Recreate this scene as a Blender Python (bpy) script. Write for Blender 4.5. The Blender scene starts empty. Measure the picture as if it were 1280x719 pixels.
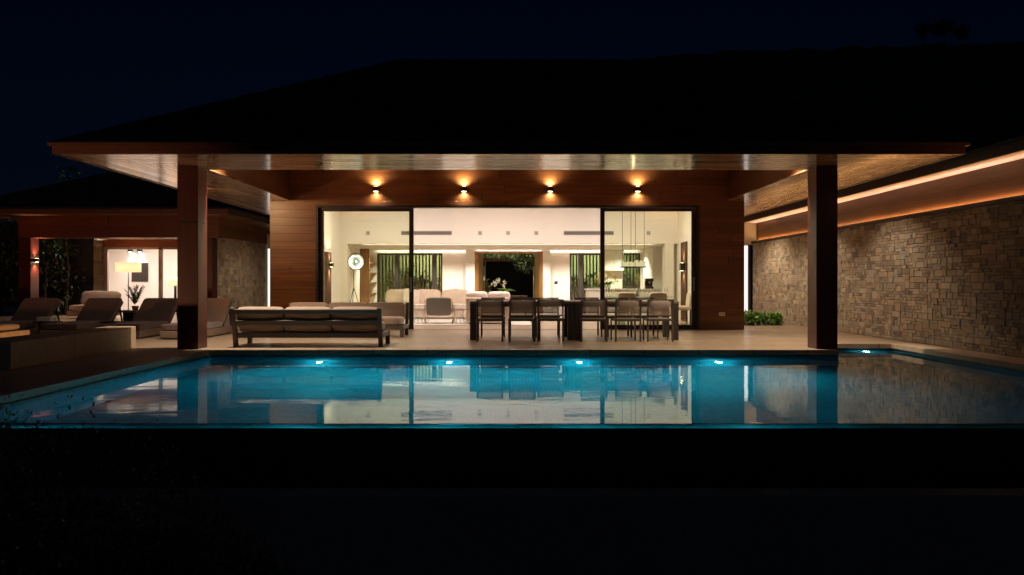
import bpy, bmesh, math, random
from mathutils import Vector, Matrix
R = math.radians
random.seed(7)
S = bpy.context.scene
COL = S.collection

# ------------------------------------------------------------------ mesh builder
class MB:
    def __init__(s):
        s.v = []; s.f = []; s.c = []; s.sm = []
    def poly(s, pts, faces, col=(1, 1, 1), smooth=False):
        b = len(s.v)
        s.v += [tuple(p) for p in pts]
        for f in faces:
            s.f.append([b + i for i in f]); s.c.append(col); s.sm.append(smooth)
        return s
    def box(s, x0, x1, y0, y1, z0, z1, col=(1, 1, 1)):
        p = [(x0, y0, z0), (x1, y0, z0), (x1, y1, z0), (x0, y1, z0), (x0, y0, z1), (x1, y0, z1), (x1, y1, z1), (x0, y1, z1)]
        return s.poly(p, [(0, 3, 2, 1), (4, 5, 6, 7), (0, 1, 5, 4), (1, 2, 6, 5), (2, 3, 7, 6), (3, 0, 4, 7)], col)
    def obox(s, c, size, m=None, col=(1, 1, 1)):
        m = m or Matrix.Identity(3)
        hx, hy, hz = [k / 2 for k in size]
        c = Vector(c)
        p = [c + m @ Vector(q) for q in ((-hx, -hy, -hz), (hx, -hy, -hz), (hx, hy, -hz), (-hx, hy, -hz), (-hx, -hy, hz), (hx, -hy, hz), (hx, hy, hz), (-hx, hy, hz))]
        return s.poly(p, [(0, 3, 2, 1), (4, 5, 6, 7), (0, 1, 5, 4), (1, 2, 6, 5), (2, 3, 7, 6), (3, 0, 4, 7)], col)
    def beam(s, a, b, w, h, up=(0, 0, 1)):
        a = Vector(a); b = Vector(b); d = b - a
        y = d.normalized(); u = Vector(up)
        x = y.cross(u).normalized(); z = x.cross(y)
        m = Matrix((x, y, z)).transposed()
        return s.obox((a + b) / 2, (w, d.length, h), m)
    def prism(s, poly, z0, z1, col=(1, 1, 1)):
        n = len(poly)
        p = [(x, y, z0) for x, y in poly] + [(x, y, z1) for x, y in poly]
        f = [tuple(reversed(range(n))), tuple(range(n, 2 * n))] + [(i, (i + 1) % n, n + (i + 1) % n, n + i) for i in range(n)]
        return s.poly(p, f, col)
    def tube(s, pts, r, n=8, col=(1, 1, 1)):
        pts = [Vector(p) for p in pts]
        rs = r if isinstance(r, (list, tuple)) else [r] * len(pts)
        ring = []; ref = None
        for i, p in enumerate(pts):
            d = (pts[min(i + 1, len(pts) - 1)] - pts[max(i - 1, 0)]).normalized()
            if ref is None:
                ref = Vector((1, 0, 0)) if abs(d.x) < .8 else Vector((0, 1, 0))
            u = (ref - d * ref.dot(d)).normalized(); w = d.cross(u); ref = u
            ring.append([p + (u * math.cos(2 * math.pi * k / n) + w * math.sin(2 * math.pi * k / n)) * rs[i] for k in range(n)])
        V = [q for rr in ring for q in rr]
        F = [(i * n + k, i * n + (k + 1) % n, (i + 1) * n + (k + 1) % n, (i + 1) * n + k) for i in range(len(pts) - 1) for k in range(n)]
        F += [tuple(reversed(range(n))), tuple(range((len(pts) - 1) * n, len(pts) * n))]
        return s.poly(V, F, col, True)
    def lathe(s, prof, c=(0, 0, 0), n=20, m=None, cap=True, col=(1, 1, 1)):
        c = Vector(c); m = m or Matrix.Identity(3)
        V = [c + m @ Vector((r * math.cos(2 * math.pi * k / n), r * math.sin(2 * math.pi * k / n), z)) for r, z in prof for k in range(n)]
        F = [(i * n + k, i * n + (k + 1) % n, (i + 1) * n + (k + 1) % n, (i + 1) * n + k) for i in range(len(prof) - 1) for k in range(n)]
        if cap:
            F += [tuple(reversed(range(n))), tuple(range((len(prof) - 1) * n, len(prof) * n))]
        return s.poly(V, F, col, True)
    def cushion(s, c, size, m=None, puff=.35, n=9, e=5.0, wob=0.0):
        m = m or Matrix.Identity(3); c = Vector(c)
        h = Vector(size) / 2
        ph = random.random() * 9
        def f(p):
            x, y, z = p
            q = (abs(x) ** e + abs(y) ** e + abs(z) ** e) ** (1 / e)
            x, y, z = x / q, y / q, z / q
            k = 1 - puff * max(0, abs(x) ** 4 * .5 + abs(y) ** 4 * .5)
            z *= k
            d = wob * math.sin(3 * x + ph) * math.cos(2.3 * y - ph)
            return c + m @ Vector((x * h.x, y * h.y, z * h.z + d * h.z))
        for ax in range(3):
            for sg in (-1, 1):
                V = []
                for i in range(n):
                    for j in range(n):
                        a = -1 + 2 * i / (n - 1); b = -1 + 2 * j / (n - 1)
                        p = [0, 0, 0]; p[ax] = sg; p[(ax + 1) % 3] = a; p[(ax + 2) % 3] = b
                        V.append(f(p))
                F = []
                for i in range(n - 1):
                    for j in range(n - 1):
                        q = (i * n + j, (i + 1) * n + j, (i + 1) * n + j + 1, i * n + j + 1)
                        F.append(q if sg > 0 else tuple(reversed(q)))
                s.poly(V, F, (1, 1, 1), True)
        return s
    def leaf(s, p, d, L, w, col, droop=.25):
        p = Vector(p); d = Vector(d).normalized()
        side = d.cross(Vector((random.uniform(-.4, .4), random.uniform(-.4, .4), 1)))
        if side.length < .05: side = Vector((1, 0, 0))
        side.normalize(); up = side.cross(d)
        a = p + d * L * .45 + up * L * .06
        t = p + d * L - up * L * droop
        s.poly([p, a + side * w / 2 - up * w * .15, t, a - side * w / 2 - up * w * .15, a], [(0, 1, 4), (1, 2, 4), (0, 4, 3), (4, 2, 3)], col)
        return s
    def build(s, name, mat, parent=None, bevel=0, off=None, weld=False):
        me = bpy.data.meshes.new(name)
        L = Vector((0, 0, 0))
        if off is not None: L = Vector(off)
        elif parent is not None:
            r = parent
            while r.parent is not None: r = r.parent
            L = Vector(r.get('_base', (0, 0, 0)))
        me.from_pydata([(x - L.x, y - L.y, z - L.z) for x, y, z in s.v], [], s.f)
        me.polygons.foreach_set('use_smooth', s.sm)
        at = me.color_attributes.new('Col', 'FLOAT_COLOR', 'CORNER')
        cols = []
        for f, c in zip(s.f, s.c): cols += [c[0], c[1], c[2], 1.0] * len(f)
        at.data.foreach_set('color', cols)
        if weld:
            bm = bmesh.new(); bm.from_mesh(me); bmesh.ops.remove_doubles(bm, verts=bm.verts, dist=1e-4); bm.to_mesh(me); bm.free()
        me.materials.append(mat); me.update()
        o = bpy.data.objects.new(name, me); COL.objects.link(o)
        if parent is not None: o.parent = parent
        elif off is not None: o.location = L
        if bevel:
            b = o.modifiers.new('bevel', 'BEVEL'); b.width = bevel; b.segments = 2; b.limit_method = 'ANGLE'; b.angle_limit = R(50); b.harden_normals = False
        return o

def tag(o, label=None, cat=None, group=None, kind=None):
    if label: o['label'] = label
    if cat: o['category'] = cat
    if group: o['group'] = group
    if kind: o['kind'] = kind
    return o
def thing(name, label, cat, loc=(0, 0, 0), group=None, local=False, rz=0):
    o = bpy.data.objects.new(name, None); COL.objects.link(o)
    o.location = loc; o.rotation_euler = (0, 0, rz); o.empty_display_size = .2
    if not local: o['_base'] = tuple(loc)
    return tag(o, label, cat, group)
def struct(name, mb, mat, **k):
    return tag(mb.build(name, mat, **k), kind='structure')
def copy_tree(o, loc, rz=None, label=None, parent=None):
    c = o.copy(); COL.objects.link(c)
    if parent is not None: c.parent = parent
    if loc is not None: c.location = loc
    if rz is not None: c.rotation_euler = (0, 0, rz)
    if label: c['label'] = label
    for ch in list(o.children): copy_tree(ch, None, parent=c)
    return c

# ------------------------------------------------------------------ materials
class NT:
    def __init__(s, name):
        s.m = bpy.data.materials.new(name); s.m.use_nodes = True
        s.t = s.m.node_tree; s.t.nodes.clear()
        s.out = s.t.nodes.new('ShaderNodeOutputMaterial')
    def n(s, ty, **k):
        o = s.t.nodes.new('ShaderNode' + ty)
        for a, b in k.items(): setattr(o, a, b)
        return o
    def l(s, a, b): s.t.links.new(a, b)
    def math(s, op, a, b=None, c=None):
        o = s.n('Math', operation=op)
        for i, x in enumerate((a, b, c)):
            if x is None: continue
            if hasattr(x, 'links'): s.l(x, o.inputs[i])
            else: o.inputs[i].default_value = x
        return o.outputs[0]
    def mix(s, f, a, b, mode='MIX'):
        o = s.n('Mix', data_type='RGBA', blend_type=mode)
        for sk, x in ((o.inputs[0], f), (o.inputs[6], a), (o.inputs[7], b)):
            if hasattr(x, 'links'): s.l(x, sk)
            elif isinstance(x, (int, float)): sk.default_value = x
            else: sk.default_value = (x[0], x[1], x[2], 1)
        return o.outputs[2]
    def noise(s, vec, scale, detail=4, rough=.55, dist=0):
        o = s.n('TexNoise'); o.inputs['Scale'].default_value = scale; o.inputs['Detail'].default_value = detail
        o.inputs['Roughness'].default_value = rough; o.inputs['Distortion'].default_value = dist
        s.l(vec, o.inputs['Vector']); return o
    def ramp(s, f, stops):
        o = s.n('ValToRGB'); s.l(f, o.inputs[0]); el = o.color_ramp.elements
        while len(el) < len(stops): el.new(.5)
        for e, (p, c) in zip(el, stops): e.position = p; e.color = (c[0], c[1], c[2], 1)
        return o.outputs[0]
    def coord(s): return s.n('TexCoord').outputs['Object']
    def xyz(s, v):
        o = s.n('SeparateXYZ'); s.l(v, o.inputs[0]); return o.outputs
    def comb(s, a, b, c):
        o = s.n('CombineXYZ')
        for i, x in enumerate((a, b, c)):
            if hasattr(x, 'links'): s.l(x, o.inputs[i])
            else: o.inputs[i].default_value = x
        return o.outputs[0]
    def bump(s, h, st=.3, d=.01):
        o = s.n('Bump'); o.inputs['Strength'].default_value = st; o.inputs['Distance'].default_value = d
        s.l(h, o.inputs['Height']); return o.outputs[0]
    def bsdf(s, col, rough=.5, nrm=None, metal=0, spec=.5, **k):
        o = s.n('BsdfPrincipled')
        for sk, x in ((o.inputs['Base Color'], col), (o.inputs['Roughness'], rough), (o.inputs['Metallic'], metal), (o.inputs['Specular IOR Level'], spec)):
            if hasattr(x, 'links'): s.l(x, sk)
            elif isinstance(x, (int, float)): sk.default_value = x
            else: sk.default_value = (x[0], x[1], x[2], 1)
        if nrm is not None: s.l(nrm, o.inputs['Normal'])
        for a, b in k.items(): o.inputs[a].default_value = b
        s.l(o.outputs[0], s.out.inputs[0]); return o

def wood(name, grain, plank, width, c1, c2, rough=.35, length=2.6, vary=.45, spec=.5, groove=.03, rv=.15, coat=0, bst=.5, gb=.12, tilt=0):
    t = NT(name); co = t.coord(); X = t.xyz(co)
    g = X[grain]; p = X[plank]; q = X[3 - grain - plank]
    u = t.math('DIVIDE', p, width); idx = t.math('FLOOR', u)
    w1 = t.n('TexWhiteNoise', noise_dimensions='1D'); t.l(idx, w1.inputs['W'])
    gl = t.math('ADD', t.math('DIVIDE', g, length), t.math('MULTIPLY', w1.outputs[0], 7.3)); gi = t.math('FLOOR', gl)
    w2 = t.n('TexWhiteNoise', noise_dimensions='2D'); t.l(t.comb(idx, gi, 0), w2.inputs['Vector'])
    rnd = w2.outputs[0]
    vec = t.comb(t.math('MULTIPLY_ADD', g, 1.1, t.math('MULTIPLY', rnd, 31)), t.math('MULTIPLY_ADD', p, 26, t.math('MULTIPLY', rnd, 17)), t.math('MULTIPLY', q, 26))
    n1 = t.noise(vec, 1.0, 6, .62, .6)
    n2 = t.noise(vec, .35, 3, .5, 1.2)
    f = t.math('ADD', t.math('MULTIPLY', n1.outputs[0], .65), t.math('MULTIPLY', n2.outputs[0], .4))
    col = t.ramp(f, [(.3, c1), (.72, c2)])
    br = t.math('MULTIPLY_ADD', rnd, 2 * vary, 1 - vary)
    col = t.mix(1.0, col, t.comb(br, br, br), 'MULTIPLY')
    fr = t.math('FRACT', u); frg = t.math('FRACT', gl)
    e = t.math('MULTIPLY', t.math('GREATER_THAN', fr, groove), t.math('GREATER_THAN', frg, .003))
    col = t.mix(e, (c1[0] * .25, c1[1] * .25, c1[2] * .25), col)
    h = t.math('ADD', t.math('MULTIPLY', e, 1.0), t.math('MULTIPLY', n1.outputs[0], gb))
    if tilt: h = t.math('ADD', h, t.math('MULTIPLY', fr, t.math('MULTIPLY_ADD', w1.outputs[0], 2 * tilt, -tilt)))
    rr = t.math('MULTIPLY_ADD', n2.outputs[0], rv, rough - rv / 2)
    bs = t.bsdf(col, rr, t.bump(h, bst, .004), spec=spec, **{'Coat Roughness': .13})
    if coat: t.l(t.math('MULTIPLY', t.math('MULTIPLY_ADD', w1.outputs[0], .55, .45), t.math('MULTIPLY', e, coat)), bs.inputs['Coat Weight'])
    return t.m
def attrmat(name, rough=.8, nscale=14, namt=.35, bst=.4, bd=.012, spec=.3, sub=0, trans=0):
    t = NT(name); co = t.coord()
    a = t.n('Attribute', attribute_name='Col')
    n1 = t.noise(co, nscale, 7, .65); n2 = t.noise(co, nscale * .3, 4, .6)
    k = t.math('MULTIPLY_ADD', t.math('ADD', n1.outputs[0], n2.outputs[0]), namt, 1 - namt)
    col = t.mix(1.0, a.outputs[0], t.comb(k, k, k), 'MULTIPLY')
    b = t.bsdf(col, rough, t.bump(n1.outputs[0], bst, bd), spec=spec)
    return t.m
def plain(name, col, rough=.6, nscale=30, namt=.12, bst=.08, bd=.004, metal=0, spec=.5, **k):
    t = NT(name); co = t.coord()
    n1 = t.noise(co, nscale, 5, .6); n2 = t.noise(co, nscale * .07, 4, .6)
    f = t.math('MULTIPLY_ADD', t.math('ADD', n1.outputs[0], n2.outputs[0]), namt, 1 - namt)
    c = t.mix(1.0, col, t.comb(f, f, f), 'MULTIPLY')
    r = t.math('MULTIPLY_ADD', n2.outputs[0], .16, rough - .08)
    t.bsdf(c, r, t.bump(n1.outputs[0], bst, bd), metal=metal, spec=spec, **k)
    return t.m
def fabric(name, col, sc=420, amt=.3):
    t = NT(name); co = t.coord(); X = t.xyz(co)
    w = t.noise(co, sc * .5, 2, .6); n2 = t.noise(co, 3.5, 4, .6)
    f = t.math('ADD', t.math('MULTIPLY_ADD', w.outputs[0], amt, 1 - amt * .5), t.math('MULTIPLY_ADD', n2.outputs[0], .24, -.12))
    c = t.mix(1.0, col, t.comb(f, f, f), 'MULTIPLY')
    h = t.math('ADD', t.math('MULTIPLY', w.outputs[0], .05), n2.outputs[0])
    t.bsdf(c, .92, t.bump(h, .7, .035), spec=.15, **{'Sheen Weight': .25})
    return t.m
def emit(name, col, st):
    t = NT(name); e = t.n('Emission'); e.inputs[0].default_value = (*col, 1); e.inputs[1].default_value = st
    t.l(e.outputs[0], t.out.inputs[0]); return t.m
def leafmat(name, tint=(1, 1, 1)):
    t = NT(name); a = t.n('Attribute', attribute_name='Col')
    c = t.mix(1.0, a.outputs[0], tint, 'MULTIPLY')
    d = t.n('BsdfDiffuse'); t.l(c, d.inputs[0])
    tr = t.n('BsdfTranslucent'); t.l(t.mix(1.0, c, (.9, 1.1, .4), 'MULTIPLY'), tr.inputs[0])
    g = t.n('BsdfGlossy'); g.inputs['Roughness'].default_value = .38
    m1 = t.n('MixShader'); m1.inputs[0].default_value = .3; t.l(d.outputs[0], m1.inputs[1]); t.l(tr.outputs[0], m1.inputs[2])
    m2 = t.n('MixShader'); m2.inputs[0].default_value = .10; t.l(m1.outputs[0], m2.inputs[1]); t.l(g.outputs[0], m2.inputs[2])
    t.l(m2.outputs[0], t.out.inputs[0]); return t.m
def glass(name, tint, rough=0.0):
    t = NT(name)
    tr = t.n('BsdfTransparent'); tr.inputs[0].default_value = (*tint, 1)
    g = t.n('BsdfGlossy'); g.inputs['Roughness'].default_value = rough; g.inputs[0].default_value = (1, 1, 1, 1)
    fr = t.n('Fresnel'); fr.inputs[0].default_value = 1.45
    m = t.n('MixShader'); t.l(fr.outputs[0], m.inputs[0]); t.l(tr.outputs[0], m.inputs[1]); t.l(g.outputs[0], m.inputs[2])
    t.l(m.outputs[0], t.out.inputs[0]); return t.m
def stonefloor(name, c1, c2, tw, th, rough=.4, ox=0, oy=0, grout=(.11, .085, .06)):
    t = NT(name); co = t.coord()
    X = t.xyz(co)
    v = t.comb(t.math('ADD', X[0], ox), t.math('ADD', X[1], oy), 0)
    b = t.n('TexBrick'); t.l(v, b.inputs['Vector'])
    b.inputs['Scale'].default_value = 1; b.inputs['Mortar Size'].default_value = .009; b.inputs['Brick Width'].default_value = tw
    b.inputs['Row Height'].default_value = th; b.inputs['Mortar Smooth'].default_value = .2; b.inputs['Bias'].default_value = 0
    b.inputs['Color1'].default_value = (*c1, 1); b.inputs['Color2'].default_value = (*c2, 1); b.inputs['Mortar'].default_value = (*grout, 1)
    n1 = t.noise(co, 7, 8, .68, .8); n2 = t.noise(t.comb(t.math('MULTIPLY', X[0], .6), t.math('MULTIPLY', X[1], 2.5), X[2]), 2.2, 6, .65, 1.5)
    k = t.math('ADD', t.math('MULTIPLY_ADD', n1.outputs[0], .6, .68), t.math('MULTIPLY_ADD', n2.outputs[0], .9, -.45))
    c = t.mix(1.0, b.outputs[0], t.comb(k, k, k), 'MULTIPLY')
    h = t.math('ADD', t.math('MULTIPLY', b.outputs[1], -1), t.math('MULTIPLY', n1.outputs[0], .2))
    t.bsdf(c, t.math('MULTIPLY_ADD', n2.outputs[0], .24, rough - .12), t.bump(h, .35, .004), spec=.45)
    return t.m

RED1, RED2 = (.070, .023, .007), (.20, .080, .022)
M = {}
M['wood_wall'] = wood('timber_cladding', 0, 2, .19, RED1, RED2, .38, 4.2, .2, groove=.018)
M['wood_wall_y'] = wood('timber_cladding_side', 1, 2, .19, RED1, RED2, .38, 4.2, .2, groove=.018)
M['wood_post'] = wood('timber_post', 2, 0, .5, (.042, .0065, .003), (.085, .0135, .006), .33, 9, .12, groove=0)
M['wood_beam'] = wood('timber_beam', 0, 2, .7, (.09, .022, .011), (.20, .055, .025), .35, 9, .12, groove=0)
M['soffit_x'] = wood('soffit_boards', 0, 1, .21, (.20, .105, .055), (.46, .27, .15), .27, 2.9, .6, groove=.12, rv=.1, coat=1.0, bst=.5, gb=.03, tilt=1.6)
M['soffit_y'] = wood('soffit_boards_side', 1, 0, .13, (.20, .105, .055), (.46, .27, .15), .27, 2.9, .6, groove=.12, rv=.1, coat=1.0, bst=.5, gb=.03, tilt=1.6)
M['panel_y'] = wood('cove_panel', 1, 2, .34, (.035, .013, .005), (.12, .05, .019), .6, 3.6, .25, groove=.012)
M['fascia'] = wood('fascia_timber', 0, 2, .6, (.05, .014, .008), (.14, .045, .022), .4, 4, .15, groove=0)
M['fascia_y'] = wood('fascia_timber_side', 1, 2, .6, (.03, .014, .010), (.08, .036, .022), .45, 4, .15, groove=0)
M['door_wood'] = wood('door_timber', 2, 1, .16, (.16, .075, .02), (.42, .21, .065), .35, 5, .2)
M['slat_wood'] = wood('slat_timber', 2, 0, .15, (.16, .085, .02), (.40, .24, .07), .5, 5, .35, groove=0)
M['walnut'] = wood('walnut_veneer', 2, 0, .3, (.035, .016, .010), (.10, .05, .03), .65, 4, .2, groove=.01, spec=.15)
M['teak'] = wood('greyed_teak', 0, 2, .3, (.10, .065, .045), (.22, .155, .11), .6, 4, .2, groove=0)
M['stone'] = attrmat('rough_stone', .85, 16, .55, .6, .02)
M['mortar'] = plain('mortar_backing', (.17, .145, .115), .95, 40, .4, .4, .01)  # mortar's own colour, backing behind the stones
M['floor'] = stonefloor('travertine_floor', (.36, .265, .185), (.27, .195, .13), 1.2, .6, .31)
M['coping'] = stonefloor('travertine_coping', (.42, .32, .22), (.34, .25, .17), .9, 5, .5)
M['lowstone'] = stonefloor('honed_stone', (.40, .30, .20), (.36, .27, .18), 4, 9, .5)
M['plaster'] = plain('painted_plaster', (.80, .74, .66), .85, 45, .05, .06, .002)
M['ceiling'] = plain('ceiling_paint', (.82, .79, .73), .9, 45, .04, .04, .002)
M['cream'] = plain('cream_paint', (.78, .72, .60), .8, 45, .05, .06, .002)
M['black'] = plain('bronze_black_metal', (.018, .015, .013), .38, 60, .2, .05, .001, spec=.5)
M['dark'] = plain('dark_coated_aluminium', (.035, .027, .022), .45, 60, .2, .05, .001)
M['charcoal'] = plain('charcoal_frame', (.105, .085, .072), .5, 50, .25, .06, .001)
M['chair_frame'] = plain('dark_chair_frame', (.085, .064, .05), .5, 50, .25, .06, .001)
M['steel'] = plain('brushed_steel', (.6, .58, .54), .3, 60, .15, .05, .001, metal=1)
M['white_plastic'] = plain('white_plastic', (.75, .72, .68), .4, 60, .05, .02, .001)
M['grey_vent'] = plain('vent_grille_paint', (.36, .32, .28), .6, 60, .1, .03, .001)
M['cushion'] = fabric('oat_fabric', (.38, .285, .225))
M['taupe'] = fabric('taupe_fabric', (.125, .08, .066))
M['cream_fab'] = fabric('cream_fabric', (.66, .53, .41))
M['grey_fab'] = fabric('grey_fabric', (.24, .22, .19))
M['rug'] = fabric('pale_rug', (.62, .58, .52), 150, .5)
M['roof'] = wood('roof_shingles', 0, 2, .16, (.012, .012, .013), (.03, .03, .032), .8, .3, .4, spec=.2)
M['ground'] = plain('dark_soil', (.014, .013, .010), .95, 6, .6, .6, .03)
M['hill'] = plain('hill_scrub', (.02, .024, .016), 1, .15, .6, .2, .1)
M['wet_wall'] = plain('dark_wet_stone', (.03, .03, .032), .35, 18, .4, .25, .006)
M['glass_green'] = glass('tinted_glass', (.925, .96, .86))
M['glass_clear'] = glass('clear_glass', (.97, .985, .95))
M['leaf'] = leafmat('leaf')
M['bark'] = plain('bark', (.09, .07, .05), .95, 25, .5, .6, .02)
M['terracotta'] = plain('terracotta', (.28, .12, .08), .7, 30, .2, .1, .003)
M['petal'] = leafmat('petal')
M['ceramic'] = plain('ceramic', (.7, .68, .62), .3, 30, .05, .02, .002)
M['marble'] = plain('marble_top', (.72, .70, .62), .25, 5, .2, .02, .001)
def shade_mat():
    t = NT('linen_lamp_shade'); co = t.coord(); w = t.noise(co, 200, 2)
    c = t.mix(w.outputs[0], (.75, .55, .33), (.9, .7, .45))
    d = t.n('BsdfDiffuse'); t.l(c, d.inputs[0]); tr = t.n('BsdfTranslucent'); t.l(c, tr.inputs[0])
    m = t.n('MixShader'); m.inputs[0].default_value = .5; t.l(d.outputs[0], m.inputs[1]); t.l(tr.outputs[0], m.inputs[2])
    e = t.n('Emission'); e.inputs[0].default_value = (1, .72, .46, 1); e.inputs[1].default_value = .72
    a = t.n('AddShader'); t.l(m.outputs[0], a.inputs[0]); t.l(e.outputs[0], a.inputs[1]); t.l(a.outputs[0], t.out.inputs[0]); return t.m
M['shade'] = shade_mat()
def mesh_fabric():
    t = NT('open_weave_sling'); co = t.coord(); w = t.noise(co, 260, 2)
    c = t.mix(w.outputs[0], (.36, .28, .22), (.52, .42, .33))
    b = t.n('BsdfPrincipled'); t.l(c, b.inputs['Base Color']); b.inputs['Roughness'].default_value = .7
    tr = t.n('BsdfTransparent'); m = t.n('MixShader'); m.inputs[0].default_value = .55
    t.l(b.outputs[0], m.inputs[1]); t.l(tr.outputs[0], m.inputs[2]); t.l(m.outputs[0], t.out.inputs[0]); return t.m
M['sling'] = mesh_fabric()
def pooltile():
    t = NT('pool_mosaic'); co = t.coord(); X = t.xyz(co)
    b = t.n('TexBrick'); b.offset = 0; b.inputs['Scale'].default_value = 1; b.inputs['Brick Width'].default_value = .05; b.inputs['Row Height'].default_value = .05
    b.inputs['Mortar Size'].default_value = .003
    b.inputs['Color1'].default_value = (.025, .28, .35, 1); b.inputs['Color2'].default_value = (.015, .19, .27, 1); b.inputs['Mortar'].default_value = (.03, .12, .16, 1)
    t.l(t.comb(X[0], t.math('ADD', X[1], X[2]), 0), b.inputs['Vector'])
    n = t.noise(co, 1.5, 4)
    k = t.math('MULTIPLY_ADD', n.outputs[0], .6, .7)
    t.bsdf(t.mix(1.0, b.outputs[0], t.comb(k, k, k), 'MULTIPLY'), .35, spec=.3)
    return t.m
M['pooltile'] = pooltile()
def water():
    t = NT('pool_water'); co = t.coord(); X = t.xyz(co)
    v = t.comb(t.math('MULTIPLY', X[0], .55), X[1], 0)
    n1 = t.noise(v, 3.0, 2, .5, .5); n2 = t.noise(v, 15, 3, .55, .3); n3 = t.noise(v, .5, 2)
    amp = t.math('MULTIPLY_ADD', n3.outputs[0], 1.4, -.25)
    h = t.math('MULTIPLY', t.math('ADD', n1.outputs[0], t.math('MULTIPLY', n2.outputs[0], .13)), amp)
    g = t.n('BsdfGlass'); g.inputs['IOR'].default_value = 1.333; g.inputs['Roughness'].default_value = 0.0
    g.inputs[0].default_value = (.82, .95, .98, 1)
    nb = t.bump(h, 1.0, .0032); t.l(nb, g.inputs['Normal'])
    gl = t.n('BsdfGlossy'); gl.inputs['Roughness'].default_value = 0.0; t.l(nb, gl.inputs['Normal'])
    ms = t.n('MixShader'); ms.inputs[0].default_value = .10; t.l(g.outputs[0], ms.inputs[1]); t.l(gl.outputs[0], ms.inputs[2])
    t.l(ms.outputs[0], t.out.inputs[0]); return t.m
M['water'] = water()
WARM = (1.0, .74, .48); SOFT = (1.0, .82, .64); NEU = (1.0, .90, .78)
M['lens_warm'] = emit('lens_warm', (1, .72, .42), 25)
M['lens_white'] = emit('lens_white', (1, .92, .86), 22)
M['lens_pool'] = emit('lens_pool', (.45, .95, 1.0), 55)
M['led'] = emit('led_amber', (1, .48, .14), 3.2)
M['lit_pane'] = emit('lit_frosted_pane', (1, .84, .74), 1.35)

# ------------------------------------------------------------------ lights
def area(name, loc, sx, sy, power, col, rot=(0, 0, 0), spread=180, parent=None):
    d = bpy.data.lights.new(name, 'AREA'); d.shape = 'RECTANGLE'; d.size = sx; d.size_y = sy; d.energy = power; d.color = col; d.spread = R(spread)
    o = bpy.data.objects.new(name, d); COL.objects.link(o); o.location = loc; o.rotation_euler = rot
    if parent: o.parent = parent
    return o
def spot(name, loc, to, power, col, ang=90, blend=.5, rad=.03, parent=None):
    d = bpy.data.lights.new(name, 'SPOT'); d.energy = power; d.color = col; d.spot_size = R(ang); d.spot_blend = blend; d.shadow_soft_size = rad
    o = bpy.data.objects.new(name, d); COL.objects.link(o); o.location = loc
    o.rotation_euler = (Vector(to) - Vector(loc)).to_track_quat('-Z', 'Y').to_euler()
    if parent: o.parent = parent
    return o
def point(name, loc, power, col, rad=.05, parent=None):
    d = bpy.data.lights.new(name, 'POINT'); d.energy = power; d.color = col; d.shadow_soft_size = rad
    o = bpy.data.objects.new(name, d); COL.objects.link(o); o.location = loc
    if parent: o.parent = parent
    return o

# ------------------------------------------------------------------ stone cladding
PAL = [(.41, .31, .20), (.36, .27, .18), (.44, .345, .235), (.35, .275, .20), (.39, .28, .165), (.33, .275, .215), (.38, .30, .215), (.27, .20, .14), (.43, .33, .21), (.24, .185, .14), (.36, .31, .245), (.39, .30, .20), (.37, .285, .195)]
def stones(mb, u0, u1, v0, v1, fn, cell=.075, seed=1):
    rg = random.Random(seed)
    nu = int(round((u1 - u0) / cell)); nv = int(round((v1 - v0) / cell))
    cu = (u1 - u0) / nu; cv = (v1 - v0) / nv
    used = [[False] * nv for _ in range(nu)]
    sizes = [(5, 2), (4, 2), (3, 2), (4, 3), (2, 2), (3, 1), (2, 1), (3, 3), (2, 3), (4, 1), (1, 2), (2, 2), (3, 2), (1, 1)]
    for i in range(nu):
        for j in range(nv):
            if used[i][j]: continue
            rg.shuffle(sizes)
            w = h = 1
            for (a, b) in sizes[:5]:
                if i + a <= nu and j + b <= nv and not any(used[x][y] for x in range(i, i + a) for y in range(j, j + b)):
                    w, h = a, b; break
            for x in range(i, i + w):
                for y in range(j, j + h): used[x][y] = True
            g = .003
            a0 = u0 + i * cu + g * rg.uniform(.4, 1.3); a1 = u0 + (i + w) * cu - g * rg.uniform(.4, 1.3)
            b0 = v0 + j * cv + g * rg.uniform(.4, 1.3); b1 = v0 + (j + h) * cv - g * rg.uniform(.4, 1.3)
            d = rg.uniform(.014, .026); ch = rg.uniform(.003, .006)
            dd = [d + rg.uniform(-.004, .004) for _ in range(4)]
            c = PAL[rg.randrange(len(PAL))]; k = rg.uniform(.85, 1.22); gy = sum(c) / 3; c = tuple((x * .9 + gy * .1) * k for x in c)
            P = [fn(a0, b0, 0), fn(a1, b0, 0), fn(a1, b1, 0), fn(a0, b1, 0),
                 fn(a0 + rg.uniform(0, .006), b0 + rg.uniform(0, .006), dd[0] - ch), fn(a1 - rg.uniform(0, .006), b0 + rg.uniform(0, .006), dd[1] - ch), fn(a1, b1, dd[2] - ch), fn(a0, b1, dd[3] - ch),
                 fn(a0 + ch, b0 + ch, dd[0]), fn(a1 - ch, b0 + ch, dd[1]), fn(a1 - ch, b1 - ch, dd[2]), fn(a0 + ch, b1 - ch, dd[3])]
            F = [(8, 9, 10, 11)] + [(k0 + q, k0 + (q + 1) % 4, k0 + 4 + (q + 1) % 4, k0 + 4 + q) for k0 in (0, 4) for q in range(4)]
            mb.poly(P, F, c)
    return mb

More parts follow.
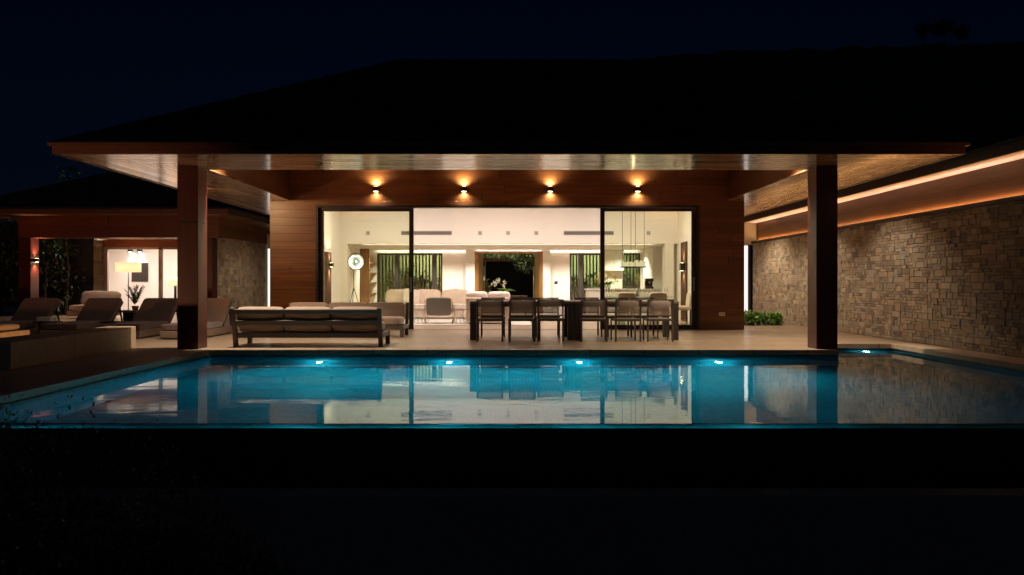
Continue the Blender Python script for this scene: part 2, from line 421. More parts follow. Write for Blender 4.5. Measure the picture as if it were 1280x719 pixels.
# ------------------------------------------------------------------ foliage
def leaf_cloud(mb, blobs, n, L, greens, seed=1, hollow=.45):
    rg = random.Random(seed)
    tot = sum(b[3] * b[4] * b[5] for b in blobs)
    for b in blobs:
        k = int(n * (b[3] * b[4] * b[5]) / tot) + 4
        tone = rg.uniform(.75, 1.2)
        for _ in range(k):
            d = Vector((rg.gauss(0, 1), rg.gauss(0, 1), rg.gauss(0, 1))).normalized()
            r = rg.uniform(hollow, 1.12) ** .7
            p = Vector((b[0] + d.x * b[3] * r, b[1] + d.y * b[4] * r, b[2] + d.z * b[5] * r))
            g = greens[rg.randrange(len(greens))]; t = tone * rg.uniform(.7, 1.3)
            dv = d + Vector((rg.uniform(-.8, .8), rg.uniform(-.8, .8), rg.uniform(-.5, .7)))
            l = L * rg.uniform(.6, 1.3)
            mb.leaf(p, dv, l, l * rg.uniform(.35, .55), (g[0] * t, g[1] * t, g[2] * t))
    return mb
GREEN = [(.035, .075, .018), (.05, .095, .022), (.028, .06, .016), (.065, .11, .03)]

# =================================================================== SETTING
FY = 18.2           # facade plane
DE = 12.7           # deck edge over the pool
ZW = -.13           # water level
g = MB(); g.box(-300, 300, -40, 400, -2.3, -2.0); struct('ground', g, M['ground'])
# terrace slab (deck) around the pool
d = MB()
d.box(-30, 5.46, DE + .30, 36, -.35, 0)
d.box(5.463, 7.75, 14.07, 36, -.35, -.002)
struct('terrace_floor', d, M['floor'])
d = MB(); d.box(-7.2, -5.21, 1.5, DE + .297, -.35, -.003); d.box(-30, -7.203, 9.6, DE + .297, -.35, -.003); struct('pool_deck', d, M['lowstone'])
c = MB()
c.box(-5.207, 5.46, DE, DE + .297, -.085, .001)            # back edge
c.box(-5.207, -4.96, 6.75, DE - .003, -.085, .001)         # side edge
c.box(5.463, 6.972, 14.0, 14.067, -.085, 0)
c.box(6.975, 7.56, 3.0, 14.067, -.085, .001)
struct('pool_coping', c, M['coping'], bevel=.006)
# pool shell
p = MB()
def inward(x0, x1, y0, y1, z): p.box(x0, x1, y0, y1, z - .2, z)
inward(-5.2, 7.6, 6.803, 14.3, -1.55)
p.box(-5.2, 5.40, DE + .02, DE + .29, -1.55, -.087)
p.box(-5.2, -4.93, 6.803, DE + .017, -1.55, -.087)
p.box(5.403, 5.455, DE + .02, 14.0, -1.55, -.087)
p.box(5.458, 7.0, 14.02, 14.3, -1.55, -.087)
p.box(7.0, 7.5, 6.803, 14.3, -1.55, -.087)
p.box(5.458, 6.997, 13.2, 14.017, -1.55, -.30)                # tanning shelf
struct('pool_basin', p, M['pooltile'])
w = MB(); edge = [(14.02, ZW), (6.74, ZW)] + [(6.74 - .028 * math.sin(a), ZW - .034 + .034 * math.cos(a)) for a in [k * math.pi / 16 for k in range(1, 9)]]
w.poly([(x, y, z) for y, z in edge[:2] for x in (-4.93, 7.0)], [(0, 2, 3, 1)])
w.poly([(x, y, z) for y, z in edge[1:] for x in (-4.93, 7.0)], [(2 * k, 2 * k + 2, 2 * k + 3, 2 * k + 1) for k in range(len(edge) - 2)], smooth=True)
struct('pool_water', w, M['water'])
o = MB(); o.box(-4.93, 7.0, 6.711, 6.80, -2.0, ZW - .036); o.box(-5.2, -4.932, 6.705, 6.80, -2, -.09); o.box(7.002, 7.6, 6.705, 6.8, -2, -.09); struct('overflow_wall', o, M['wet_wall'])
o = MB(); o.box(-5.0, 12, 5.9, 6.12, -2.0, -.53); o.box(-7.25, -7.203, 1.5, 9.55, -2, -.03); o.box(-30, -7.26, 9.55, 9.597, -2, -.03); o.box(-5.24, -5.212, 1.5, 6.57, -2, -.01)
o.box(-10, -6.5, 9.3, 9.4, -.003, .30)  # unseen upstand added to keep the garden flood off the bench wall end
struct('kerb_and_flood_blocker', o, plain('grey_kerb_stone', (.16, .15, .15), .7, 12, .4), bevel=.01)

# hill behind
h = MB(); rg = random.Random(3)
prof = [(-150, 2), (-80, 8), (-45, 14), (-20, 27), (-5, 35), (10, 38.6), (20, 40.1), (37, 41.7), (55, 42.4), (71, 42.9), (91, 43.6), (130, 45), (230, 47)]
pts = []
for i in range(len(prof) - 1):
    for k in range(8):
        t_ = k / 8; x = prof[i][0] * (1 - t_) + prof[i + 1][0] * t_; z = prof[i][1] * (1 - t_) + prof[i + 1][1] * t_
        pts.append((x, z + rg.uniform(-.35, .35)))
V = []; F = []
for x, z in pts:
    V += [(x * .75, 75, -2), (x * .85, 100, z * .45), (x, 135, z), (x * 1.1, 190, -2)]
for i in range(len(pts) - 1):
    for k in range(3): F.append((4 * i + k, 4 * i + 4 + k, 4 * i + 5 + k, 4 * i + 1 + k))
h.poly(V, F, smooth=True); struct('hill', h, M['hill'])

# =================================================================== VILLA
HS = 3.06
XL, XR, EY, BY = -6.88, 6.88, 11.565, 30.1
RY, RX = 13.27, 5.18     # recess edges
villa = thing('villa', 'wide timber and glass villa with hipped roof and lit living room behind the pool', 'house', (0, FY, 0))
V_ = lambda n, mb, m, b=0: mb.build(n, M[m], villa, b)
m = MB(); m.poly([(XL - .05, EY - .05, 3.225), (XR + .05, EY - .05, 3.225), (XR + .05, BY, 3.225), (XL - .05, BY, 3.225), (-3.01, 20.8, 7.17), (3.01, 20.8, 7.17)],
                 [(0, 1, 5, 4), (1, 2, 5), (2, 3, 4, 5), (3, 0, 4)])
rf = V_('roof', m, 'roof'); sd = rf.modifiers.new('solid', 'SOLIDIFY'); sd.thickness = .05; sd.offset = -1
m = MB(); m.box(XL - .045, XR + .045, EY - .045, EY + .03, 3.17, 3.222); m.box(XL, XR, EY, EY + .035, HS - .012, 3.168); V_('fascia', m, 'fascia')
for s in (-1, 1):
    m = MB(); x = s * XR
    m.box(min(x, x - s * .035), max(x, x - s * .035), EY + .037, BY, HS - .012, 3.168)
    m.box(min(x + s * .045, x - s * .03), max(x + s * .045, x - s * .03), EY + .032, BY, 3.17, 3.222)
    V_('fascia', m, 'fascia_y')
m = MB(); z0, z1 = HS, HS + .03
m.poly([(XL + .036, EY + .036, z0), (XR - .036, EY + .036, z0), (RX, RY, z0), (-RX, RY, z0), (XL + .036, EY + .036, z1), (XR - .036, EY + .036, z1), (RX, RY, z1), (-RX, RY, z1)],
       [(0, 3, 2, 1), (4, 5, 6, 7), (2, 3, 7, 6)]); V_('soffit', m, 'soffit_x')
for s in (-1, 1):
    m = MB(); a = [(s * (XR - .036), EY + .043), (s * (XR - .036), BY), (s * RX, BY), (s * RX, RY + .007)]
    if s < 0: a = a[::-1]
    m.prism(a, z0 + .002, z1); V_('soffit', m, 'soffit_y')
# recess lining above the soffit
m = MB(); m.box(-RX, RX, RY - .05, RY, z1 + .002, 3.9); V_('recess_lining', m, 'wood_beam')
for s in (-1, 1): m = MB(); m.box(min(s * RX, s * (RX + .05)), max(s * RX, s * (RX + .05)), RY, FY - .002, z1 + .002, 3.9); V_('recess_lining', m, 'wood_wall_y')
m = MB(); m.box(-RX - .05, RX + .05, RY - .05, FY, 3.902, 3.95); V_('terrace_ceiling', m, 'soffit_x')
for x0, x1 in ((-5.545, -5.195), (5.145, 5.50)):
    m = MB(); m.box(x0, x1, 12.84, 13.23, .002, HS - .002); V_('pillar', m, 'wood_post', .006)
    
# facade
OX0, OX1, OZ = -4.575, 4.52, 2.95
m = MB(); m.box(-5.66, OX0, FY, FY + .25, 0.002, HS - .003); m.box(OX1, 5.58, FY, FY + .25, .002, HS - .003)
m.box(-RX, RX, FY + .001, FY + .25, HS - .003, 3.9); m.box(OX0, OX1, FY, FY + .25, OZ, HS - .003)
V_('facade_wall', m, 'wood_wall')
def sliding(x0, x1, name, glassmat, yy):
    f = MB()
    f.box(x0, x0 + .105, yy, yy + .07, .002, OZ - .06); f.box(x1 - .105, x1, yy, yy + .07, .002, OZ - .06)
    f.box(x0 + .105, x1 - .105, yy, yy + .07, OZ - .135, OZ - .06); f.box(x0 + .105, x1 - .105, yy, yy + .07, .002, .11)
    fr = V_(name, f, 'black', .003)
    gl = MB(); gl.box(x0 + .106, x1 - .106, yy + .028, yy + .042, .112, OZ - .137); gl.build('pane', M[glassmat], fr)
    hd = MB(); hd.box(x1 - .07, x1 - .045, yy - .03, yy - .001, .9, 1.25); hd.build('handle', M['steel'], fr)
sliding(OX0 + .06, -2.27, 'sliding_door', 'glass_green', FY + .09)
sliding(2.18, OX1 - .06, 'sliding_door', 'glass_green', FY + .09)
f = MB(); f.box(OX0, OX0 + .06, FY - .02, FY + .20, .002, OZ); f.box(OX1 - .06, OX1, FY - .02, FY + .20, .002, OZ); f.box(OX0 + .06, OX1 - .06, FY - .02, FY + .20, OZ - .055, OZ)
f.box(OX0 + .06, OX1 - .06, FY + .02, FY + .17, -.02, .004)
V_('door_frame', f, 'black', .003)

# rooms
YB, YW, ZC = 23.2, 28.0, 2.30
m = MB(); m.box(-5.66, -5.1, FY + .252, YW + .2, .002, 3.9); V_('side_wall', m, 'plaster')
m = MB(); m.box(5.1, 5.58, FY + .252, YW + .2, .002, 3.9); V_('side_wall', m, 'plaster')
m = MB(); m.box(-5.1, 5.1, YB, YB + .15, ZC, 3.9); V_('bulkhead', m, 'plaster')
m = MB(); m.box(-5.1, 5.1, YB + .152, YW, ZC + .001, ZC + .1); V_('low_ceiling', m, 'ceiling')
m = MB(); m.box(-5.1, 5.1, FY + .252, YB - .002, 3.86, 3.9); V_('high_ceiling', m, 'ceiling')
m = MB(); m.box(-5.1, -4.88, YB + .002, YB + .35, .002, ZC - .001); V_('corner_pier', m, 'cream')
m = MB(); m.box(4.72, 4.98, YB + .002, YB + .4, .002, ZC - .001); V_('corner_pier', m, 'cream')
# rear wall with openings
m = MB(); t0, t1 = YW, YW + .18
for a, b in ((-5.1, -4.81), (-2.42, -1.24), (1.24, 2.22), (3.42, 4.14), (4.80, 5.1)): m.box(a, b, t0, t1, .002, ZC)
for a, b in ((-4.81, -2.42), (2.22, 3.42), (4.14, 4.80)): m.box(a, b, t0, t1, 2.2, ZC)
m.box(-1.24, 1.24, t0, t1, 2.26, ZC)
V_('rear_wall', m, 'plaster')
m = MB(); m.box(-1.55, -1.24, YW - .22, YW - .002, .002, ZC - .001); m.box(1.24, 1.5, YW - .22, YW - .002, .002, ZC - .001); m.box(-1.24, 1.24, YW - .22, YW - .002, 2.262, ZC - .001); V_('door_surround', m, 'ceiling')
def window(x0, x1, zt, muls, zb=.002):
    f = MB(); y0 = YW + .05; y1 = YW + .11
    f.box(x0, x0 + .07, y0, y1, zb, zt); f.box(x1 - .07, x1, y0, y1, zb, zt); f.box(x0 + .07, x1 - .07, y0, y1, zt - .07, zt); f.box(x0 + .07, x1 - .07, y0, y1, zb, zb + .09)
    for q in muls: f.box(q - .08, q + .08, y0 - .01, y1 + .01, zb + .09, zt - .07)
    fr = V_('window', f, 'dark')
    gl = MB(); gl.box(x0 + .071, x1 - .071, YW + .075, YW + .085, zb + .091, zt - .071); gl.build('pane', M['glass_clear'], fr)
window(-4.81, -2.42, 2.2, (-4.1, -2.72)); window(2.22, 3.42, 2.2, (2.62,)); window(4.14, 4.80, 2.2, (), .9)
m = MB(); m.box(4.14, 4.8, YW, YW + .18, .002, .9); V_('rear_wall', m, 'plaster')
# entrance door leaves, folded open
f = MB(); f.box(-1.24, -1.15, YW - .03, YW + .2, .002, 2.26); f.box(1.15, 1.24, YW - .03, YW + .2, .002, 2.26); f.box(-1.15, 1.15, YW - .03, YW + .2, 2.19, 2.26); V_('entrance_frame', f, 'door_wood', .003)
for s in (-1, 1):
    f = MB(); a = Vector((s * 1.13, YW + .06, 0)); b = Vector((s * 1.0, YW + 1.08, 0))
    dr = (b - a).normalized(); nx = Vector((dr.y, -dr.x, 0))
    mm = Matrix((dr, nx, Vector((0, 0, 1)))).transposed(); cc = (a + b) / 2
    f.obox((cc.x, cc.y, 1.1), ((b - a).length, .055, 2.17), mm)
    dl = V_('entrance_door', f, 'door_wood', .004)
    hm = MB(); q = a + dr * .95
    for sg in (-1, 1):
        e = q + nx * sg * .075
        hm.tube([(e.x, e.y, .55), (e.x, e.y, 1.75)], .014)
        for zz in (.7, 1.6): hm.tube([(q.x, q.y, zz), (e.x, e.y, zz)], .009)
    hm.build('pull_handle', M['steel'], dl)

# =================================================================== STONE SIDE WING (right) with cove light
wing = thing('stone_wing', 'long rough stone wall building with glowing timber cove beside the pool', 'building', (7.55, 14, 0))
SX = 7.56
m = MB(); m.box(SX + .02, SX + .4, 3.0, 23.8, -.1, 2.33); wall_o = m.build('stone_wall', M['mortar'], wing)
m = MB(); stones(m, 3.0, 23.8, .0, 2.33, lambda u, v, d_: (SX + .02 - d_, u, v), .056, 5)
m.build('stone_cladding', M['stone'], wing)
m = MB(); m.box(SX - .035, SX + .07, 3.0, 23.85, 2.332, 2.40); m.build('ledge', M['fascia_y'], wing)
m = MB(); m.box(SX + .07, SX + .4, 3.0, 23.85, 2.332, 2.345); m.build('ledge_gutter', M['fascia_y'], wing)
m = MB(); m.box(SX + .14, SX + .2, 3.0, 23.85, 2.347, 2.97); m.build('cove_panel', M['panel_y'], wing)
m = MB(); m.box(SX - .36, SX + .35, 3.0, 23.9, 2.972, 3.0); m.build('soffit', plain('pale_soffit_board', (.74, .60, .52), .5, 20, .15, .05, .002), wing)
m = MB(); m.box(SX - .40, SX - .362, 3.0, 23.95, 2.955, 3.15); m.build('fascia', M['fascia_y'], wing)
m = MB(); m.poly([(SX - .43, 3, 3.152), (SX - .43, 24.2, 3.152), (SX + 5, 24.2, 5.0), (SX + 5, 3, 5.0)], [(0, 1, 2, 3)]); r_ = m.build('roof', M['roof'], wing)
sd = r_.modifiers.new('solid', 'SOLIDIFY'); sd.thickness = .05; sd.offset = 1
m = MB(); m.box(SX + .085, SX + .100, 9.0, 23.8, 2.347, 2.422); m.build('led_strip', M['led'], wing)
for i in range(1, 5):
    area('cove_uplight', (SX + .115, 5.1 + i * 4.15, 2.43), .03, 4.1, 12, (1, .46, .15), (R(180), 0, 0), 170)
    area('soffit_wash', (SX - .0, 5.1 + i * 4.15, 2.425), .03, 4.1, 4.2, (1, .84, .74), (R(180), 0, 0), 50)
# gable return: wall with a lit glazed door between villa and wing
link = thing('rear_link_wall', 'pale wall with tall lit glass door between villa and stone wing', 'wall', (6.7, 23.9, 0))
m = MB(); m.box(5.59, 7.2, 23.95, 24.1, -.002, 2.97); m.box(7.2, 8.0, 23.95, 24.1, 2.3, 2.97); m.build('wall', M['cream'], link)
f = MB(); f.box(7.21, 7.25, 23.92, 24.0, .0, 2.3); f.box(7.45, 7.53, 23.88, 24.0, 0, 2.3); fo = f.build('door_frame', M['black'], link)
f = MB(); f.box(7.252, 7.448, 23.95, 23.97, .03, 2.28); f.build('pane', M['lit_pane'], fo)

# =================================================================== PAVILION (left)
PY = 22.4
pav = thing('pavilion', 'timber framed pool pavilion with glazed lit room and stone side wall', 'pavilion', (-11.4, PY, 0))
P_ = lambda n, mb, mt, b=0: mb.build(n, M[mt] if isinstance(mt, str) else mt, pav, b)
for x0, x1 in ((-14.3, -13.95), (-9.0, -8.65)):
    m = MB(); m.box(x0, x1, PY, PY + .4, .002, 2.43); P_('pillar', m, 'wood_post', .006)
m = MB(); m.box(-14.3, -8.47, PY - .003, PY + .4, 2.432, HS - .002); P_('beam', m, 'wood_beam')
m = MB(); m.box(-15.6, -7.86, 21.5, 21.54, HS - .015, 3.22); P_('fascia', m, 'fascia')
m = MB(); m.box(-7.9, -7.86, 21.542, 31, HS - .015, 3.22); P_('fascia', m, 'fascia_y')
m = MB(); m.box(-15.6, -7.902, 21.542, 31, HS, HS + .03); P_('soffit', m, 'soffit_x')
m = MB(); m.poly([(-15.7, 21.42, 3.224), (-7.78, 21.42, 3.224), (-7.78, 31.5, 3.224), (-15.7, 31.5, 3.224), (-11.9, 25.5, 5.1), (-11.6, 25.5, 5.1)], [(0, 1, 5, 4), (1, 2, 5), (2, 3, 4, 5), (3, 0, 4)])
r_ = P_('roof', m, 'roof'); sd = r_.modifiers.new('solid', 'SOLIDIFY'); sd.thickness = .05; sd.offset = -1
m = MB(); m.box(-8.99, -8.72, PY + .42, 27.5, -.01, 2.5); P_('side_wall', m, 'mortar')
m = MB(); stones(m, PY + .42, 27.5, 0, 2.5, lambda u, v, d_: (-8.72 + d_, u, v), .08, 9)
so = P_('stone_cladding', m, 'stone')
m = MB(); m.box(-8.99, -8.66, PY + .42, 27.5, 2.502, HS - .003); P_('side_panel', m, 'wood_wall_y')
m = MB(); m.box(-14.0, -9.0, PY + .41, 27.0, 2.62, 2.66); P_('ceiling', m, 'soffit_x')
m = MB(); m.box(-14.2, -9.0, 26.85, 27.0, 2.36, 2.618); P_('back_beam', m, 'wood_beam')
m = MB(); m.box(-14.62, -14.2, 27.05, 27.25, 0, 2.618); P_('stone_pier', m, 'mortar')
m = MB(); stones(m, -14.62, -14.2, 0, 2.6, lambda u, v, d_: (u, 27.05 - d_, v), .1, 12); P_('stone_cladding', m, 'stone')
f = MB()
for x in (-14.18, -12.27, -9.08): f.box(x, x + .12, 26.9, 27.0, .002, 2.358)
f.box(-14.06, -9.08, 26.9, 27.0, 2.29, 2.357)
fo = P_('door_frame', f, plain('pale_bronze_frame', (.22, .17, .14), .4, 40, .1, .05, .001))
m = MB(); m.box(-15.6, -9, 30.0, 30.2, .002, 2.9); m.box(-15.8, -15.6, 27.3, 30.2, .002, 2.9); m.box(-9.02, -8.995, 27.0, 30, .002, 2.9); P_('room_wall', m, 'plaster')
m = MB(); m.box(-15.6, -9, 27.3, 30, 2.9, 2.95); P_('room_ceiling', m, 'ceiling')
m = MB(); m.box(-15.8, -14.63, 27.1, 27.29, .0, 2.95); P_('front_wall', m, 'wet_wall')
# lit slot beyond the pavilion
lk = thing('rear_screen_wall', 'dark wall with narrow lit glass slot beyond the pavilion stone wall', 'wall', (-7.3, 27.8, 0))
m = MB(); m.box(-8.55, -5.7, 27.75, 27.9, 0, 3.0); m.build('wall', M['fascia'], lk)
f = MB(); f.box(-8.70, -8.57, 27.72, 27.74, .05, 2.35); f.build('pane', M['lit_pane'], lk)

# =================================================================== LOW STONE BENCH WALL by the pool
lw = MB(); lw.prism([(-6.33, 9.76), (-6.33, 12.74), (-6.53, 13.45), (-7.0, 13.45), (-7.0, 9.76)], .0, .352)
tag(lw.build('low_stone_wall', M['lowstone'], off=(-6.6, 11.2, 0), bevel=.006), 'low honed stone bench wall on the deck in front of the sun loungers', 'bench wall')
cu = thing('daybed_cushion', 'rumpled pale daybed pad lying on the stone beside the low bench wall', 'cushion', (-8.6, 11.6, .0))
m = MB(); m.box(-9.3, -7.95, 10.6, 12.75, .0, .33); m.build('plinth', M['lowstone'], cu, .006)
m = MB(); m.cushion((-8.6, 11.7, .40), (1.3, 2.1, .14), puff=.4, wob=.25); m.build('pad', M['cushion'], cu)

# =================================================================== FURNITURE
# --- sun loungers (local, foot towards the camera, origin at floor centre of the foot)
def lounger():
    r = thing('sun_lounger', 'x', 'sun lounger', (0, 0, 0), 'sun loungers in a row beside the pavilion', local=True)
    z = (0, 0, 0)
    m = MB(); m.box(-.38, .38, 0, 1.95, .03, .17); m.box(-.34, .34, .05, 1.9, 0, .03); m.build('base', M['teak'], r, .006, off=z)
    m = MB(); m.cushion((0, .66, .235), (.76, 1.32, .13), puff=.1, e=16, n=11); m.build('seat_pad', M['taupe'], r, off=z)
    a = R(43); mm = Matrix.Rotation(a, 3, 'X')
    L = .74; c0 = Vector((0, 1.3, .22)); cc = c0 + mm @ Vector((0, L / 2, .03))
    m = MB(); m.cushion(cc, (.76, L, .11), mm, puff=.1, e=18, n=11); m.build('backrest', M['taupe'], r, off=z)
    cb = c0 + mm @ Vector((0, L / 2, -.045))
    m = MB(); m.obox(cb, (.74, L - .03, .03), mm)
    top = c0 + mm @ Vector((0, L * .8, -.06))
    for s in (-1, 1): m.beam((s * .33, top.y, top.z), (s * .33, 1.9, .17), .03, .03, (1, 0, 0))
    m.build('backrest_frame', M['dark'], r, .003, off=z)
    return r
spots = [(-11.85, 15.35, 'sun lounger cut off at the photo edge, farthest from the villa'), (-10.42, 15.35, 'reclined taupe sun lounger in front of the pavilion pillar with wall light'),
         (-8.98, 15.3, 'reclined taupe sun lounger between the pale armchair and the potted palm table'), (-7.68, 15.2, 'reclined taupe sun lounger just beyond the villa pillar, next to the potted palm table'),
         (-6.44, 15.0, 'sun lounger half hidden behind the villa pillar, nearest the outdoor sofas')]
L0 = lounger()
for i, (x, y, lab) in enumerate(spots):
    if i == 0: L0.location = (x, y, 0); L0['label'] = lab
    else: copy_tree(L0, (x, y, 0), 0, lab)
def side_table():
    r = thing('side_table', 'x', 'side table', (0, 0, 0), 'low side tables between the loungers', local=True); z = (0, 0, 0)
    m = MB(); m.box(-.2, .2, -.2, .2, .27, .30); m.build('table_top', M['dark'], r, .004, off=z)
    m = MB(); m.box(-.12, .12, -.12, .12, .0, .27); m.build('pedestal', M['dark'], r, .004, off=z)
    return r
T0 = side_table(); T0.location = (-9.7, 16.15, 0); T0['label'] = 'small dark side table with a folded towel between loungers'
copy_tree(T0, (-8.33, 16.2, 0), 0, 'small dark side table between loungers below the potted palm')
m = MB()
for i in range(3): m.cushion((-9.7, 16.12, .318 + i * .03), (.32, .26, .034), puff=.15, e=8, n=6)
tag(m.build('folded_towel', fabric('white_towel', (.72, .66, .6)), off=(-9.7, 16.12, .3)), 'folded white towel on the dark side table between two loungers', 'towel')

# --- outdoor sofas
def sofa(W=2.53):
    r = thing('outdoor_sofa', 'x', 'outdoor sofa', (0, 0, 0), 'charcoal framed outdoor sofas', local=True); z = (0, 0, 0)
    D = .88; h = W / 2
    f = MB()
    f.box(-h, h, .06, .10, .155, .24); f.box(-h, h, D - .045, D, .155, .24)
    for s in (-1, 1): f.box(s * h - .03, s * h + .03, .09, D - .03, .157, .238)
    for k in range(6): x = -h + .25 + k * (W - .5) / 5; f.box(x - .04, x + .04, .1, D - .04, .19, .22)
    f.build('seat_frame', M['charcoal'], r, .004, off=z)
    for s in (-1, 1):
        m = MB(); m.beam((s * (h - .005), .11, 0), (s * (h - .005), .06, .28), .075, .07, (0, 1, 0)); m.beam((s * (h - .005), .06, .27), (s * (h - .005), -.07, .68), .07, .06, (0, 1, 0)); m.build('back_leg', M['charcoal'], r, .004, off=z)
        m = MB(); m.box(s * h - .038, s * h + .038, D - .07, D + .004, 0, .245); m.build('leg', M['charcoal'], r, .004, off=z)
    sl = math.atan2(.13, .41); mm = Matrix.Rotation(sl, 3, 'X')
    for zz, hh in ((.615, .078), (.42, .09)):
        yy = .06 - (zz - .27) * .317 - .012
        m = MB(); m.obox((0, yy, zz), (W + .01, .03, hh), mm); m.build('back_rail', M['charcoal'], r, .004, off=z)
    for k in range(3):
        w = (W - .06) / 3; x = -h + .03 + w * (k + .5)
        m = MB(); m.cushion((x, .50, .325), (w - .01, .80, .17), puff=.16, e=9); m.build('seat_cushion', M['cushion'], r, off=z)
        m = MB(); m2 = Matrix.Rotation(R(78) , 3, 'X'); m2 = Matrix.Rotation(R(17), 3, 'X') @ Matrix.Rotation(R(90), 3, 'X')
        m.cushion((x, .10, .505), (w - .006, .37, .18), m2, puff=.3, e=8, wob=.10); m.build('back_cushion', M['cushion'], r, off=z)
    return r
S0 = sofa(); S0.location = (-3.485, 13.25, 0); S0['label'] = 'slatted charcoal outdoor sofa with its back to the pool'
copy_tree(S0, (-3.44, 16.5, 0), R(180), 'charcoal outdoor sofa facing the pool, in front of the glass door')

# --- dining tables and chairs
def table():
    r = thing('dining_table', 'x', 'dining table', (0, 0, 0), 'dark dining tables set end to end', local=True); z = (0, 0, 0)
    h = 1.012; D = .98
    m = MB()
    for k in range(7): y0 = k * D / 7; m.box(-h, h, y0 + .003, y0 + D / 7 - .003, .715, .752)
    m.build('tabletop', M['teak'], r, .003, off=z)
    m = MB(); m.box(-h + .002, h - .002, .002, .04, .645, .713); m.box(-h + .002, h - .002, D - .04, D - .002, .645, .713)
    m.box(-h + .002, -h + .04, .04, D - .04, .645, .713); m.box(h - .04, h - .002, .04, D - .04, .645, .713); m.build('apron', M['dark'], r, .003, off=z)
    for sx in (-1, 1):
        for y in (.004, D - .124):
            m = MB(); x = sx * (h - .065); m.box(x - .06, x + .06, y, y + .12, 0, .644); m.build('leg', M['dark'], r, .004, off=z)
    return r
TB = table(); TB.location = (.255, 14.87, 0); TB['label'] = 'dark dining table at the sofa end of the long dining row'
copy_tree(TB, (2.283, 14.87, 0), 0, 'dark dining table at the stone wall end of the long dining row')
def chair():
    r = thing('dining_chair', 'x', 'dining chair', (0, 0, 0), 'woven sling dining chairs round the long table', local=True); z = (0, 0, 0)
    W = .235
    for s in (-1, 1):
        m = MB(); m.beam((s * W, -.235, 0), (s * W, -.225, .44), .034, .034, (0, 1, 0)); m.beam((s * W, -.225, .43), (s * W, -.275, .80), .032, .03, (0, 1, 0)); m.build('back_leg', M['chair_frame'], r, .003, off=z)
        m = MB(); m.box(s * W - .014, s * W + .014, .218, .248, 0, .415); m.build('leg', M['chair_frame'], r, .003, off=z)
        
    m = MB()
    m.box(-W + .018, W - .018, -.245, -.215, .385, .425); m.box(-W + .018, W - .018, .216, .249, .385, .424)
    for s in (-1, 1): m.box(s * W - .016, s * W + .016, -.21, .214, .388, .422)
    m.build('seat_frame', M['chair_frame'], r, .003, off=z)
    m = MB(); m.box(-W + .018, W - .018, -.21, .213, .417, .432); m.build('seat', M['sling'], r, off=z)
    m = MB(); m.box(-W + .017, W - .017, -.244, -.224, .475, .5); m.build('back_rail', M['chair_frame'], r, .003, off=z)
    m = MB(); m.box(-W + .017, W - .017, -.285, -.262, .775, .80); m.build('back_rail', M['chair_frame'], r, .003, off=z)
    m = MB(); n = 7
    V = []
    for i in range(n):
        x = (-W + .014) + (2 * W - .028) * i / (n - 1); bow = .018 * (1 - (2 * i / (n - 1) - 1) ** 2)
        for zz, yy in ((.49, -.234), (.64, -.254), (.785, -.273)):
            V.append((x, yy - bow, zz - (bow * .8 if zz > .7 else 0)))
    F = []
    for i in range(n - 1):
        for k in range(2): F.append((i * 3 + k, i * 3 + 3 + k, i * 3 + 4 + k, i * 3 + 1 + k))
    m.poly(V, F, smooth=True); o = m.build('backrest', M['sling'], r, off=z)
    sd = o.modifiers.new('solid', 'SOLIDIFY'); sd.thickness = .008
    return r
near = [(-.355, 0, 'first dining chair from the sofas on the pool side of the table'), (.245, 2, 'second dining chair from the sofas on the pool side of the table'), (.815, -6, 'third dining chair on the pool side, just before the table joint'),
        (1.62, -4, 'fourth dining chair on the pool side, just past the table joint'), (2.235, 3, 'fifth dining chair on the pool side, one in from the end'), (2.86, 0, 'last dining chair on the pool side, nearest the stone wall')]
far = [(-.33, 1, 'dining chair facing the pool at the sofa end of the table'), (.26, -2, 'dining chair facing the pool, second from the sofa end'), (.80, 0, 'dining chair facing the pool, just before the table joint'),
       (1.66, 2, 'dining chair facing the pool, just past the table joint'), (2.27, -1, 'dining chair facing the pool, second from the stone wall end'), (2.82, 0, 'dining chair facing the pool at the stone wall end')]
C0 = chair(); first = True
for x, a, lab in near:
    if first: C0.location = (x, 14.72, 0); C0['label'] = lab; first = False
    else: copy_tree(C0, (x, 14.72 + random.uniform(-.05, .06), 0), R(a), lab)
for x, a, lab in far: copy_tree(C0, (x, 15.95 + random.uniform(-.03, .05), 0), R(180 + a), lab)

# --- wall lights on the facade
def sconce(name, label, loc, normal, group, w=.14, hgt=.11, dpt=.11, pu=16, pd=16, col=WARM, lens='lens_warm', ang=95):
    nx, ny = normal
    r = thing(name, label, 'wall light', loc, group)
    x, y, z = loc
    tx, ty = -ny, nx
    def bx(mb, a0, a1, d0, d1, z0, z1):
        P = [(x + tx * a + nx * d_, y + ty * a + ny * d_, z + q) for q in (z0, z1) for a, d_ in ((a0, d0), (a1, d0), (a1, d1), (a0, d1))]
        mb.poly(P, [(0, 3, 2, 1), (4, 5, 6, 7), (0, 1, 5, 4), (1, 2, 6, 5), (2, 3, 7, 6), (3, 0, 4, 7)])
    m = MB(); bx(m, -w / 2, w / 2, .012, dpt, -hgt / 2, hgt / 2); bx(m, -w / 3, w / 3, .001, .012, -hgt / 3, hgt / 3); m.build('housing', M['black'], r, .003)
    for s in (1, -1):
        m = MB(); zz = s * (hgt / 2 + .002); bx(m, -w / 3, w / 3, .03, dpt - .02, zz - .001, zz + .001); m.build('lens', M[lens], r)
        lx, ly, lz = x + nx * dpt * .6, y + ny * dpt * .6, z + s * (hgt / 2 + .012)
        if (pu if s > 0 else pd) > 0: spot('wall_light_beam', (lx, ly, lz), (lx, ly, lz + s), pu if s > 0 else pd, col, ang, .95, .02)
    return r
